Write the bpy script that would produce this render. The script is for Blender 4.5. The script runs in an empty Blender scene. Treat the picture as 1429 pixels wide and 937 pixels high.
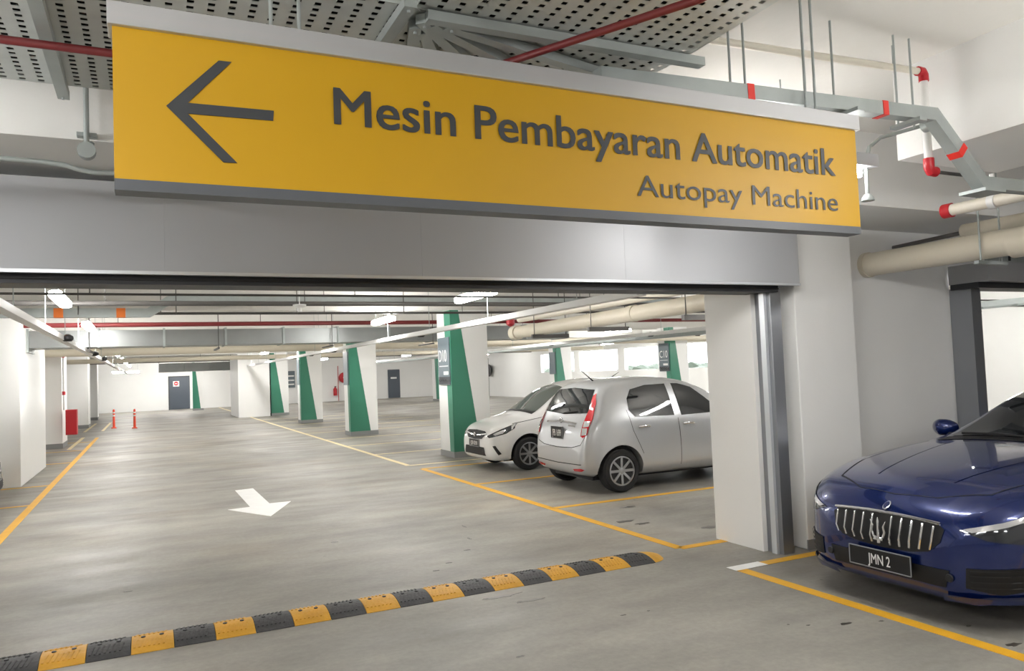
import bpy, bmesh, math, random
import numpy as np
from mathutils import Vector, Matrix
from mathutils.bvhtree import BVHTree
from mathutils.geometry import delaunay_2d_cdt
random.seed(4)
scn = bpy.context.scene
COL = scn.collection
PI = math.pi
# ---------------------------------------------------------------- camera
FPX, CX, CY, H = 1062.0, 714.5, 468.5, 1.7
_v1 = np.array([207-CX, 537-CY, FPX]); _v1 /= np.linalg.norm(_v1)
_v2 = np.array([2930-CX, 430-CY, FPX]); _v2 -= _v1*(_v1@_v2); _v2 /= np.linalg.norm(_v2)
_up = np.cross(_v2, _v1)
if _up[1] > 0: _up = -_up
RC = np.array([_v2, _v1, _up])
def ray(x, y): return RC @ np.array([x-CX, y-CY, FPX])
def G(x, y, z=0.0):
    d = ray(x, y); t = (z-H)/d[2]; return Vector((t*d[0], t*d[1], z))
def AY(x, y, Y):
    d = ray(x, y); t = Y/d[1]; return Vector((t*d[0], Y, H+t*d[2]))
def AX(x, y, X):
    d = ray(x, y); t = X/d[0]; return Vector((X, t*d[1], H+t*d[2]))
cam_d = bpy.data.cameras.new('camera'); cam = bpy.data.objects.new('camera', cam_d); COL.objects.link(cam)
cam_d.sensor_width = 36; cam_d.lens = FPX/1429*36; cam_d.clip_end = 500; cam_d.clip_start = 0.02
M4 = Matrix.Identity(4)
for i in range(3):
    M4[i][0] = RC[i, 0]; M4[i][1] = -RC[i, 1]; M4[i][2] = -RC[i, 2]
M4[2][3] = H
cam.matrix_world = M4
scn.camera = cam
# ---------------------------------------------------------------- world, exposure
w = bpy.data.worlds.new('daylight'); scn.world = w; w.use_nodes = True
w.node_tree.nodes['Background'].inputs[0].default_value = (0.93, 0.97, 1.0, 1)
w.node_tree.nodes['Background'].inputs[1].default_value = 7.0
vs = scn.view_settings
vs.view_transform = 'Standard'; vs.look = 'None'; vs.gamma = 1.0; vs.exposure = 0.05; vs.use_curve_mapping = False
TUBE, TUBE_NEAR = 100.0, 62.0          # emission of the fluorescent diffusers
# ---------------------------------------------------------------- materials
def lin(r, g, b):
    f = lambda c: ((c/255+0.055)/1.055)**2.4 if c > 10 else c/255/12.92
    return (f(r), f(g), f(b), 1)
MATS = {}
def mat(name, col, rough=0.5, metal=0.0, var=0.0, scale=6.0, bump=0.0, bscale=60.0, coat=0.0, stretch=(1, 1, 1), emit=0.0, spec=0.5):
    m = bpy.data.materials.new(name); m.use_nodes = True
    nt = m.node_tree; b = nt.nodes['Principled BSDF']
    b.inputs['Base Color'].default_value = col; b.inputs['Roughness'].default_value = rough
    b.inputs['Metallic'].default_value = metal; b.inputs['Coat Weight'].default_value = coat
    b.inputs['Specular IOR Level'].default_value = spec
    if coat: b.inputs['Coat Roughness'].default_value = 0.04
    if emit:
        b.inputs['Emission Color'].default_value = (1, 0.98, 0.95, 1); b.inputs['Emission Strength'].default_value = emit
    if var or bump:
        tc = nt.nodes.new('ShaderNodeTexCoord'); mp = nt.nodes.new('ShaderNodeMapping')
        mp.inputs['Scale'].default_value = stretch
        nt.links.new(tc.outputs['Object'], mp.inputs['Vector'])
    if var:
        n = nt.nodes.new('ShaderNodeTexNoise'); n.inputs['Scale'].default_value = scale; n.inputs['Detail'].default_value = 6
        nt.links.new(mp.outputs[0], n.inputs['Vector'])
        mx = nt.nodes.new('ShaderNodeMix'); mx.data_type = 'RGBA'
        mx.inputs[6].default_value = tuple(c*(1-var) for c in col[:3])+(1,)
        mx.inputs[7].default_value = tuple(min(1, c*(1+var)) for c in col[:3])+(1,)
        nt.links.new(n.outputs['Fac'], mx.inputs[0]); nt.links.new(mx.outputs[2], b.inputs['Base Color'])
    if bump:
        n2 = nt.nodes.new('ShaderNodeTexNoise'); n2.inputs['Scale'].default_value = bscale; n2.inputs['Detail'].default_value = 4
        nt.links.new(mp.outputs[0], n2.inputs['Vector'])
        bp = nt.nodes.new('ShaderNodeBump'); bp.inputs['Strength'].default_value = bump; bp.inputs['Distance'].default_value = 0.01
        nt.links.new(n2.outputs['Fac'], bp.inputs['Height']); nt.links.new(bp.outputs[0], b.inputs['Normal'])
    MATS[name] = m
    return m
def floor_material():
    m = mat('concrete_floor', lin(150, 147, 141), 0.4)
    nt = m.node_tree; b = nt.nodes['Principled BSDF']; L = nt.links.new
    tc = nt.nodes.new('ShaderNodeTexCoord')
    def noise(scale, st, detail=8, rough=0.6):
        mp = nt.nodes.new('ShaderNodeMapping'); mp.inputs['Scale'].default_value = st
        L(tc.outputs['Object'], mp.inputs[0])
        n = nt.nodes.new('ShaderNodeTexNoise'); n.inputs['Scale'].default_value = scale
        n.inputs['Detail'].default_value = detail; n.inputs['Roughness'].default_value = rough
        L(mp.outputs[0], n.inputs['Vector']); return n.outputs['Fac']
    def ramp(src, stops):
        r = nt.nodes.new('ShaderNodeValToRGB'); e = r.color_ramp.elements
        e[0].position, e[0].color = stops[0]; e[1].position, e[1].color = stops[1]
        for p, c in stops[2:]:
            q = e.new(p); q.color = c
        L(src, r.inputs[0]); return r.outputs[0]
    def mix(mode, fac, a, c):
        x = nt.nodes.new('ShaderNodeMix'); x.data_type = 'RGBA'; x.blend_type = mode
        if isinstance(fac, float): x.inputs[0].default_value = fac
        else: L(fac, x.inputs[0])
        L(a, x.inputs[6])
        if isinstance(c, tuple): x.inputs[7].default_value = c
        else: L(c, x.inputs[7])
        return x.outputs[2]
    big = ramp(noise(0.7, (0.7, 1.1, 1)), [(0.30, lin(122, 119, 114)), (0.72, lin(166, 163, 155))])
    streak = ramp(noise(1.6, (0.7, 1.4, 1), 10, 0.7), [(0.32, (0.87, 0.87, 0.87, 1)), (0.7, (1.08, 1.07, 1.05, 1))])
    fine = ramp(noise(22, (1, 1, 1), 6, 0.7), [(0.35, (0.9, 0.9, 0.9, 1)), (0.65, (1.05, 1.05, 1.05, 1))])
    warm = ramp(noise(0.35, (1, 1, 1), 3), [(0.5, (1, 1, 1, 1)), (0.75, (1.06, 0.99, 0.9, 1))])
    c = mix('MULTIPLY', 1.0, big, streak); c = mix('MULTIPLY', 1.0, c, fine); c = mix('MULTIPLY', 1.0, c, warm)
    spots = ramp(noise(5.5, (0.8, 1.6, 1), 4, 0.55), [(0.745, (0, 0, 0, 1)), (0.77, (1, 1, 1, 1))])
    c = mix('MIX', spots, c, lin(58, 54, 50))
    L(c, b.inputs['Base Color'])
    rr = ramp(noise(1.1, (0.6, 2.0, 1), 6), [(0.3, (0.42, 0.42, 0.42, 1)), (0.7, (0.66, 0.66, 0.66, 1))])
    L(rr, b.inputs['Roughness'])
    bp = nt.nodes.new('ShaderNodeBump'); bp.inputs['Strength'].default_value = 0.05; bp.inputs['Distance'].default_value = 0.01
    L(noise(9, (0.7, 1.5, 1), 8), bp.inputs['Height']); L(bp.outputs[0], b.inputs['Normal'])
    return m
def perforated_material():
    m = mat('perforated_zinc', lin(196, 201, 199), 0.5, 0.2, 0.12, 9)
    nt = m.node_tree; b = nt.nodes['Principled BSDF']; L = nt.links.new
    tc = nt.nodes.new('ShaderNodeTexCoord'); sp = nt.nodes.new('ShaderNodeSeparateXYZ'); L(tc.outputs['Object'], sp.inputs[0])
    def stripe(out, period, width, shift=0.0):
        a = nt.nodes.new('ShaderNodeMath'); a.operation = 'MULTIPLY_ADD'; a.inputs[1].default_value = 1/period; a.inputs[2].default_value = shift+50
        L(out, a.inputs[0])
        f = nt.nodes.new('ShaderNodeMath'); f.operation = 'FRACT'; L(a.outputs[0], f.inputs[0])
        c = nt.nodes.new('ShaderNodeMath'); c.operation = 'LESS_THAN'; c.inputs[1].default_value = width; L(f.outputs[0], c.inputs[0])
        return c.outputs[0]
    s1 = stripe(sp.outputs[0], 0.075, 0.34); s2 = stripe(sp.outputs[1], 0.05, 0.5)
    mu = nt.nodes.new('ShaderNodeMath'); mu.operation = 'MULTIPLY'; L(s1, mu.inputs[0]); L(s2, mu.inputs[1])
    tr = nt.nodes.new('ShaderNodeBsdfTransparent'); ms = nt.nodes.new('ShaderNodeMixShader')
    L(mu.outputs[0], ms.inputs[0]); L(b.outputs[0], ms.inputs[1]); L(tr.outputs[0], ms.inputs[2])
    L(ms.outputs[0], nt.nodes['Material Output'].inputs[0])
    return m
def rib_material(name, col, rough):
    m = mat(name, col, rough, 0, 0.25, 14)
    nt = m.node_tree; b = nt.nodes['Principled BSDF']; L = nt.links.new
    return m
floor_material(); perforated_material()
mat('white_paint', lin(236, 236, 234), 0.6, 0, 0.03, 1.5, 0.15, 25)
mat('white_column', lin(240, 240, 238), 0.5, 0, 0.02, 2, 0.08, 30)
mat('ceiling_paint', lin(214, 212, 207), 0.8, 0, 0.06, 1.2, 0.2, 12)
mat('grey_skirt', lin(140, 141, 141), 0.6)
mat('shutter_grey', lin(172, 174, 178), 0.5, 0.1, 0.03, 1.0)
mat('dark_steel', lin(58, 59, 62), 0.5, 0.4)
mat('galvanised', lin(168, 175, 174), 0.45, 0.35, 0.16, 7)
mat('duct_zinc', lin(150, 153, 152), 0.38, 0.75, 0.14, 2.5)
mat('rail_steel', lin(150, 153, 158), 0.35, 0.7, 0.06, 3)
mat('rail_bright', lin(215, 220, 225), 0.3, 0.5)
mat('aluminium', lin(196, 197, 200), 0.35, 0.45, 0.05, 3, stretch=(0.3, 8, 8))
mat('sign_yellow', lin(208, 160, 4), 0.5, 0, 0.02, 2)
mat('sign_charcoal', lin(62, 65, 69), 0.5)
mat('sign_border', lin(92, 96, 102), 0.45)
mat('beige_pvc', lin(214, 206, 188), 0.4, 0, 0.05, 4)
mat('cream_pipe', lin(226, 220, 206), 0.4, 0, 0.03, 5)
mat('white_pipe', lin(232, 232, 230), 0.4)
mat('red_plastic', lin(190, 30, 42), 0.4)
mat('red_tape', lin(225, 50, 40), 0.5)
mat('orange_tape', lin(235, 120, 30), 0.5)
mat('dark_pipe', lin(92, 90, 88), 0.5, 0.3)
mat('maroon_pipe', lin(120, 42, 44), 0.45)
mat('black_plastic', lin(24, 24, 26), 0.5)
mat('dark_grille', lin(10, 10, 12), 0.55)
mat('rubber', lin(30, 30, 31), 0.75)
mat('hump_black', lin(66, 66, 68), 0.6, 0, 0.3, 12, 0.5, 40)
mat('hump_yellow', lin(214, 160, 50), 0.55, 0, 0.25, 9, 0.4, 40)
mat('line_yellow', lin(224, 168, 40), 0.55, 0, 0.14, 7)
mat('line_pale', lin(222, 206, 160), 0.5, 0, 0.12, 7)
mat('line_white', lin(240, 240, 238), 0.45, 0, 0.08, 6)
mat('green_paint', lin(58, 128, 104), 0.4, 0, 0.05, 3)
mat('sign_slate', lin(98, 110, 118), 0.3)
mat('door_slate', lin(72, 80, 90), 0.5)
mat('tube_light', (1, 1, 1, 1), 0.5, emit=TUBE)
mat('lamp_light', (1, 1, 1, 1), 0.5, emit=TUBE_NEAR)
mat('tube_light_near', (1, 1, 1, 1), 0.5, emit=TUBE_NEAR)
mat('orange_bollard', lin(232, 78, 48), 0.5)
mat('car_blue', (0.002, 0.014, 0.105, 1), 0.25, 0.4, coat=1.0)
mat('car_silver', lin(196, 198, 201), 0.3, 0.45, coat=0.8)
mat('car_white', lin(238, 238, 236), 0.3, 0.0, coat=0.9)
mat('car_glass', (0.012, 0.014, 0.016, 1), 0.04, 0.0, spec=0.7)
mat('painted_pale_glass', (0.11, 0.13, 0.12, 1), 0.05, 0.0, spec=0.7)  # opaque; the windscreen's bright see-through look is painted into this tone
mat('seam', (0.01, 0.01, 0.012, 1), 0.6)
mat('chrome', lin(225, 226, 228), 0.14, 1.0)
mat('alloy', lin(178, 180, 184), 0.3, 0.8)
mat('lamp_red', lin(196, 12, 30), 0.12, coat=1.0)
mat('lamp_clear', lin(224, 224, 226), 0.12, 0.5, coat=1.0)
mat('lamp_dark', lin(52, 55, 60), 0.1, 0.4, coat=1.0)
mat('plate_black', lin(16, 16, 18), 0.35)
mat('leaf', lin(78, 86, 76), 0.8, 0, 0.3, 3)
mat('ground', lin(150, 150, 140), 0.9)
# ---------------------------------------------------------------- helpers
def parts_to(o, parent):
    if parent is not None: o.parent = parent
    return o
def tag(o, label=None, cat=None, group=None, kind=None):
    if label: o['label'] = label
    if cat: o['category'] = cat
    if group: o['group'] = group
    if kind: o['kind'] = kind
    return o
def empty(name, loc=(0, 0, 0), rz=0):
    o = bpy.data.objects.new(name, None); COL.objects.link(o); o.location = loc; o.rotation_euler = (0, 0, rz); o.empty_display_size = 0.1
    return o
class MB:
    def __init__(s): s.bm = bmesh.new()
    def box(s, a, b):
        x0, x1 = sorted((a[0], b[0])); y0, y1 = sorted((a[1], b[1])); z0, z1 = sorted((a[2], b[2]))
        v = [s.bm.verts.new(p) for p in ((x0, y0, z0), (x1, y0, z0), (x1, y1, z0), (x0, y1, z0), (x0, y0, z1), (x1, y0, z1), (x1, y1, z1), (x0, y1, z1))]
        for f in ((3, 2, 1, 0), (4, 5, 6, 7), (0, 1, 5, 4), (1, 2, 6, 5), (2, 3, 7, 6), (3, 0, 4, 7)): s.bm.faces.new([v[i] for i in f])
        return s
    def prism(s, pts, d):          # polygon of 3D points extruded by vector d
        d = Vector(d); a = [s.bm.verts.new(p) for p in pts]; b = [s.bm.verts.new(Vector(p)+d) for p in pts]
        n = len(a); s.bm.faces.new(a[::-1]); s.bm.faces.new(b)
        for i in range(n): s.bm.faces.new((a[i], a[(i+1) % n], b[(i+1) % n], b[i]))
        return s
    def tube(s, path, r, n=12, cap=True):
        path = [Vector(p) for p in path]; rings = []
        for i, p in enumerate(path):
            t = (path[min(i+1, len(path)-1)]-path[max(i-1, 0)]).normalized()
            if i == 0:
                u = t.cross(Vector((0, 0, 1)))
                if u.length < 1e-3: u = t.cross(Vector((0, 1, 0)))
                u.normalize()
            else:
                u = (u-t*u.dot(t)).normalized()
            v = t.cross(u); rr = r[i] if isinstance(r, (list, tuple)) else r
            rings.append([s.bm.verts.new(p+u*math.cos(k*2*PI/n)*rr+v*math.sin(k*2*PI/n)*rr) for k in range(n)])
        for a, b in zip(rings, rings[1:]):
            for k in range(n): s.bm.faces.new((a[k], a[(k+1) % n], b[(k+1) % n], b[k]))
        if cap: s.bm.faces.new(rings[0][::-1]); s.bm.faces.new(rings[-1])
        return s
    def bar(s, a, b, wd, ht, upv=(0, 0, 1)):   # rectangular bar a->b, a/b at centre
        a, b = Vector(a), Vector(b); t = (b-a).normalized(); u = t.cross(Vector(upv)).normalized(); v = u.cross(t)
        q = [u*wd/2*i+v*ht/2*j for i, j in ((-1, -1), (1, -1), (1, 1), (-1, 1))]
        return s.prism([a+k for k in q], b-a)
    def lathe(s, prof, axis='y', n=28, c=(0, 0, 0)):   # prof: (r, h) along axis
        c = Vector(c); rings = []
        for r, h in prof:
            ring = []
            for k in range(n):
                a = 2*PI*k/n; p = (r*math.cos(a), r*math.sin(a))
                q = {'y': (p[0], h, p[1]), 'z': (p[0], p[1], h), 'x': (h, p[0], p[1])}[axis]
                ring.append(s.bm.verts.new(c+Vector(q)))
            rings.append(ring)
        for a, b in zip(rings, rings[1:]):
            for k in range(n): s.bm.faces.new((a[k], a[(k+1) % n], b[(k+1) % n], b[k]))
        s.bm.faces.new(rings[0][::-1]); s.bm.faces.new(rings[-1])
        return s
    def build(s, name, m, parent=None, smooth=False, bevel=0.0):
        bmesh.ops.recalc_face_normals(s.bm, faces=s.bm.faces)
        me = bpy.data.meshes.new(name); s.bm.to_mesh(me); s.bm.free()
        me.materials.append(MATS[m] if isinstance(m, str) else m)
        if smooth:
            me.polygons.foreach_set('use_smooth', [True]*len(me.polygons)); me.set_sharp_from_angle(angle=math.radians(38))
        o = bpy.data.objects.new(name, me); COL.objects.link(o); parts_to(o, parent)
        if bevel:
            md = o.modifiers.new('bevel', 'BEVEL'); md.width = bevel; md.segments = 2; md.limit_method = 'ANGLE'
        return o
def box(name, a, b, m, parent=None, bevel=0.0): return MB().box(a, b).build(name, m, parent, bevel=bevel)
def tube(name, path, r, m, parent=None, n=14): return MB().tube(path, r, n).build(name, m, parent, True)
def mitred(pts, hw, y0, y1):
    """one solid square trunking along a polyline in the XZ plane"""
    P = [Vector((p.x, p.z)) for p in pts]; L_, R_ = [], []
    for i, p in enumerate(P):
        d0 = (p-P[i-1]).normalized() if i else (P[1]-p).normalized(); d1 = (P[i+1]-p).normalized() if i < len(P)-1 else d0
        n0, n1 = Vector((-d0.y, d0.x)), Vector((-d1.y, d1.x)); m_ = (n0+n1).normalized(); k = hw/max(0.3, m_.dot(n0))
        L_.append(p+m_*k); R_.append(p-m_*k)
    mb = MB()
    for i in range(len(P)-1):
        mb.prism([(v.x, y0, v.y) for v in (L_[i], L_[i+1], R_[i+1], R_[i])], (0, y1-y0, 0))
    bmesh.ops.remove_doubles(mb.bm, verts=mb.bm.verts, dist=1e-5)
    seen = {}
    for f in list(mb.bm.faces): seen.setdefault(tuple(sorted(v.index for v in f.verts)) if False else frozenset(v for v in f.verts), []).append(f)
    bmesh.ops.delete(mb.bm, geom=[f for g in seen.values() if len(g) > 1 for f in g], context='FACES_ONLY')
    return mb
def copy_tree(o, parent=None):
    c = o.copy(); COL.objects.link(c)
    if parent is not None: c.parent = parent
    for ch in list(o.children): copy_tree(ch, c)
    return c
def glyph_mesh(body):
    cu = bpy.data.curves.new('t', 'FONT'); cu.body = body; cu.size = 1; cu.resolution_u = 4
    t = bpy.data.objects.new('t', cu); COL.objects.link(t)
    me = bpy.data.meshes.new_from_object(t.evaluated_get(bpy.context.evaluated_depsgraph_get()))
    bpy.data.objects.remove(t)
    co = np.empty(len(me.vertices)*3); me.vertices.foreach_get('co', co)
    return co.reshape(-1, 3), [tuple(p.vertices) for p in me.polygons]
def text(name, body, m, parent, origin, ux, uy, width=None, height=None, depth=0.004, bold=0.0, piece='letter'):
    """flat lettering, one part for each letter: origin = baseline left, ux/uy unit directions; fitted to width and cap height"""
    co, fs = glyph_mesh(body)
    x0, x1 = co[:, 0].min(), co[:, 0].max(); cap = 0.729
    sy = height/cap; sx = width/(x1-x0) if width else sy
    ux, uy = Vector(ux).normalized(), Vector(uy).normalized(); nz = ux.cross(uy); origin = Vector(origin)
    par = list(range(len(co)))
    def find(i):
        while par[i] != i: par[i] = par[par[i]]; i = par[i]
        return i
    for f in fs:
        for v in f[1:]: par[find(v)] = find(f[0])
    isl = {}
    for i in range(len(co)): isl.setdefault(find(i), []).append(i)
    groups = []
    for vs_ in sorted(isl.values(), key=lambda q: min(co[i, 0] for i in q)):
        a, b = min(co[i, 0] for i in vs_), max(co[i, 0] for i in vs_)
        if groups and a < groups[-1][1]-0.05*(groups[-1][1]-groups[-1][0]) - 0.02: groups[-1][2].extend(vs_); groups[-1][1] = max(b, groups[-1][1])
        else: groups.append([a, b, list(vs_)])
    shifts = [(0, 0)] if bold <= 0 else [(dx*bold, dy*bold*.6) for dx, dy in ((-1, -1), (1, -1), (1, 1), (-1, 1), (0, 0))]
    root = empty(name); parts_to(root, parent)
    for a, b, vs_ in groups:
        ix = {v: k for k, v in enumerate(vs_)}; V = []; F = []
        fl = [f for f in fs if f[0] in ix]
        for n_, (dx, dy) in enumerate(shifts):
            o0 = len(V)
            for i in vs_: V.append(tuple(origin+ux*((co[i, 0]-x0+dx)*sx)+uy*((co[i, 1]+dy)*sy)+nz*(depth+n_*0.0002)))
            F += [tuple(ix[v]+o0 for v in f) for f in fl]
        me = bpy.data.meshes.new(piece); me.from_pydata(V, [], F); me.materials.append(MATS[m])
        o = bpy.data.objects.new(piece, me); COL.objects.link(o); o.parent = root
    return root
def struct(o, label=None): return tag(o, label, None, None, 'structure')
def outline_loop(pts, w_): return pts
# ================================================================= STRUCTURE
floor = struct(box('floor', (-9, -9, -0.2), (21.2, 54.4, 0), 'concrete_floor'))
CEIL = 3.6
struct(box('ceiling', (-9, -9, CEIL), (21.2, 54.4, CEIL+0.2), 'ceiling_paint'))
struct(box('wall_left', (-9.2, -9, 0), (-9, 54.4, CEIL), 'white_paint'))
struct(box('wall_back', (-9, -9.2, 0), (21.2, -9, CEIL), 'white_paint'))
struct(box('wall_far', (-9, 54.4, 0), (21.2, 54.6, CEIL), 'white_paint'))
# right wall with open strip windows to daylight
wr = struct(empty('wall_right', (21, 0, 0)))
def wr_box(name, y0, y1, z0, z1): return parts_to(box(name, (0, y0, z0), (0.2, y1, z1), 'white_paint'), wr)
wr_box('lower_wall', -9, 54.4, 0, 1.5); wr_box('upper_wall', -9, 54.4, 2.55, CEIL); wr_box('solid_wall', 40, 54.4, 1.5, 2.55); wr_box('solid_wall', -9, 17.5, 1.5, 2.55)
for y in (22, 27, 31.2, 35.5): wr_box('window_pier', y, y+0.6, 1.5, 2.55)
# beams
bi = 1
for a, b in (((-9, 4.42, 2.97), (21, 5.5, CEIL)), ((4.55, -9, 3.0), (5.6, 3.41, CEIL)),
             ((-9, 14.3, 2.96), (21, 14.95, CEIL)), ((-9, 21.8, 2.96), (21, 22.5, CEIL)), ((-9, 29.6, 2.96), (21, 30.3, CEIL)),
             ((-9, 37.4, 2.96), (21, 38.1, CEIL)), ((-9, 45.2, 2.96), (21, 45.9, CEIL))):
    struct(box('trim_%d' % bi, a, b, 'ceiling_paint' if bi > 2 else 'white_paint')); bi += 1
# cross wall with two shutter openings
struct(box('wall_cross', (6.02, 5.3, 0), (7.75, 5.5, 2.97), 'white_column'))
struct(box('wall_cross_stub', (4.92, 5.25, 0), (5.6, 5.88, 2.97), 'white_column'))
struct(box('wall_cross_lintel', (-9, 5.36, 2.62), (4.92, 5.5, 2.97), 'white_paint'))
struct(box('wall_cross_lintel_right', (7.75, 5.36, 2.62), (21, 5.5, 2.97), 'white_paint'))
struct(box('wall_cross_left', (-9, 5.2, 0), (-3.6, 5.5, 2.97), 'white_paint'))
struct(box('wall_cross_right', (13.5, 5.3, 0), (21, 5.5, 2.62), 'white_paint'))
pil = tag(empty('square_pillar', (5.65, 5.5, 0)), 'thick white square pillar between the grey shutter box and the blue car', 'pillar')
def rel(o, root):
    o.parent = root; o.matrix_parent_inverse = Matrix.Translation(-Vector(root.location)); return o
rel(box('shaft', (5.27, 5.07, 0), (6.02, 5.9, 2.97), 'white_column', bevel=0.01), pil)
rel(box('worn_foot', (5.262, 5.062, 0), (5.5, 5.075, 0.09), 'grey_skirt'), pil)
# ---- floor paint (parts of the floor)
def line(a, b, wd, m, name='bay_line'):
    a, b = Vector((a[0], a[1], 0)), Vector((b[0], b[1], 0)); t = (b-a).normalized(); n = Vector((-t.y, t.x, 0))*wd/2
    o = MB().prism([a-n, b-n, b+n, a+n], (0, 0, 0.003)).build(name, m, floor); return o
LW = 0.1
line((4.40, 5.77), (4.40, 13.1), LW, 'line_yellow'); line((4.35, 13.75), (4.2, 54), LW, 'line_pale')
for y, m in ((5.77, 'line_yellow'), (8.26, 'line_yellow'), (10.72, 'line_yellow'), (13.1, 'line_yellow')): line((4.40, y), (9.4, y), LW, m)
for y in (13.75, 16.2, 18.65, 21.1, 24, 26.5, 29, 31.5, 34): line((4.37, y), (9.4, y), LW, 'line_pale')
line((4.34, 4.98), (4.34, -6), LW, 'line_yellow'); line((4.34, 4.95), (9.4, 4.95), LW, 'line_yellow'); line((4.34, 1.9), (9.4, 1.9), LW, 'line_yellow')
MB().prism([(4.28, 4.89, 0.003), (4.62, 4.89, 0.003), (4.62, 5.01, 0.003), (4.28, 5.01, 0.003)], (0, 0, 0.002)).build('scuffed_corner', 'line_white', floor)
line((-1.55, 5.8), (-1.56, 29), LW, 'line_yellow')
for y in (13.2, 15.65, 20.0, 23.6, 27): line((-1.6, y), (-7, y), LW, 'line_yellow')
line((-2.0, 29.5), (-2.0, 24.2), LW, 'line_pale'); line((-1.6, 33), (-1.6, 40), LW, 'line_pale'); line((-2.2, 33), (-2.2, 40), LW, 'line_pale')
ap = [G(x, y) for x, y in ((328, 685), (353, 682), (376, 703), (406, 700), (378, 721), (318, 712), (349, 708))]
arw = MB().prism([Vector((p.x, p.y, 0)) for p in ap], (0, 0, 0.003)).build('direction_arrow', 'line_white', floor); arw['label'] = 'white painted arrow on the driving lane'
mat('oil_stain', lin(70, 66, 60), 0.35, 0, 0.3, 20)
mat('damp_stain', lin(112, 109, 104), 0.3, 0, 0.15, 12)
def stain(x, y, rx, ry, m, sd):
    rn = random.Random(sd); c = G(x, y); n = 16
    pts = [Vector((c.x+rx*math.cos(a)*k, c.y+ry*math.sin(a)*k, 0)) for a, k in ((2*PI*i/n, rn.uniform(0.55, 1.25)) for i in range(n))]
    MB().prism(pts, (0, 0, 0.0015)).build('floor_stain', m, floor)
for i, (x, y, rx, ry, m) in enumerate(((872, 728, .11, .05, 'oil_stain'), (897, 731, .09, .04, 'oil_stain'), (1180, 871, .04, .02, 'oil_stain'), (1230, 867, .02, .012, 'oil_stain'), (1415, 900, .05, .03, 'oil_stain'), (1352, 874, .02, .01, 'oil_stain'),
        (1128, 873, .014, .01, 'oil_stain'), (1100, 872, .01, .008, 'oil_stain'), (700, 833, .16, .03, 'damp_stain'), (742, 838, .13, .025, 'damp_stain'), (992, 736, .14, .05, 'damp_stain'), (876, 708, .12, .05, 'damp_stain'), (1010, 708, .12, .03, 'oil_stain'),
        (652, 768, .035, .02, 'oil_stain'), (655, 752, .012, .05, 'oil_stain'), (648, 735, .012, .06, 'oil_stain'), (626, 786, .03, .012, 'oil_stain'), (608, 797, .03, .012, 'oil_stain'), (466, 757, .04, .02, 'oil_stain'), (905, 853, .012, .008, 'oil_stain'), (870, 859, .02, .008, 'oil_stain'), (785, 790, .012, .01, 'oil_stain'), (178, 826, .03, .01, 'oil_stain'), (725, 917, .03, .012, 'oil_stain'))):
    stain(x, y, rx, ry, m, i)
# ================================================================= SHUTTERS
sh = tag(empty('roller_shutter', (1.5, 5.1, 0)), 'long grey roller shutter box across the driving lane behind the yellow sign', 'roller shutter')
xs = [-3.6, -1.7, 0.1, 1.72, 3.4, 5.25]
for a, b in zip(xs, xs[1:]): rel(box('housing_panel', (a+0.0004, 4.98, 2.365), (b-0.0004, 5.34, 2.9), 'shutter_grey'), sh)
rel(box('lip', (-3.6, 4.965, 2.352), (5.25, 5.0, 2.372), 'rail_bright'), sh)
rel(box('bottom_rail', (-3.6, 5.04, 2.30), (5.05, 5.3, 2.36), 'dark_steel'), sh)
rel(box('rail_groove', (-3.6, 5.03, 2.325), (5.05, 5.045, 2.335), 'black_plastic'), sh)
for x0 in (4.97, -3.55):
    rel(box('guide_rail', (x0, 5.06, 0), (x0+0.12, 5.25, 2.33), 'rail_steel'), sh)
    rel(box('guide_edge', (x0-0.03, 5.11, 0), (x0+0.002, 5.17, 2.31), 'rail_bright'), sh)
s2 = tag(empty('roller_shutter', (10, 5.1, 0)), 'grey roller shutter box beyond the blue car below the beige pipe', 'roller shutter')
rel(box('housing_panel', (7.72, 4.85, 2.42), (9.6, 5.28, 2.62), 'shutter_grey', bevel=0.004), s2)
rel(box('housing_panel', (9.6, 4.85, 2.42), (13.4, 5.28, 2.62), 'shutter_grey', bevel=0.004), s2)
rel(box('top_flange', (7.72, 4.84, 2.62), (13.4, 4.88, 2.68), 'galvanised'), s2)
for x in (8.05, 8.35, 8.65, 8.95, 9.3): rel(box('bolt', (x, 4.825, 2.63), (x+0.02, 4.845, 2.70), 'dark_steel'), s2)
rel(box('bottom_rail', (7.7, 4.95, 2.36), (13.4, 5.25, 2.42), 'dark_steel'), s2)
rel(box('guide_rail', (7.75, 5.06, 0), (7.9, 5.3, 2.38), 'rail_steel'), s2)
rel(box('guide_edge', (7.9, 5.16, 0), (7.95, 5.28, 2.36), 'rail_bright'), s2)
# ================================================================= SIGN
SY = 2.8
sg = tag(empty('hanging_sign', (1.66, SY, 2.34)), 'long yellow hanging sign reading Mesin Pembayaran Automatik with a left arrow', 'sign')
def sq(x, y, d=0.0): p = AY(x, y, SY); return Vector((p.x, SY-d, p.z))
sx0, sx1 = AY(158, 150, SY).x, AY(1197, 250, SY).x
zt, zy, zg, zb = AY(154, 3, SY).z, AY(155, 34, SY).z, AY(163, 249, SY).z, AY(165, 265, SY).z
rel(box('panel', (sx0, SY, zg), (sx1, SY+0.09, zy), 'sign_yellow'), sg)
rel(box('bottom_band', (sx0, SY-0.001, zb), (sx1, SY+0.09, zg), 'sign_border'), sg)
rel(box('top_channel', (sx0-0.015, SY-0.02, zy-0.004), (sx1+0.015, SY+0.11, zt), 'aluminium', bevel=0.003), sg)
ar = [sq(x, y, 0.004) for x, y in ((232, 148), (305, 85), (323, 87), (262, 144), (382, 155), (381, 169), (262, 159), (331, 228), (312, 227))]
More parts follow.
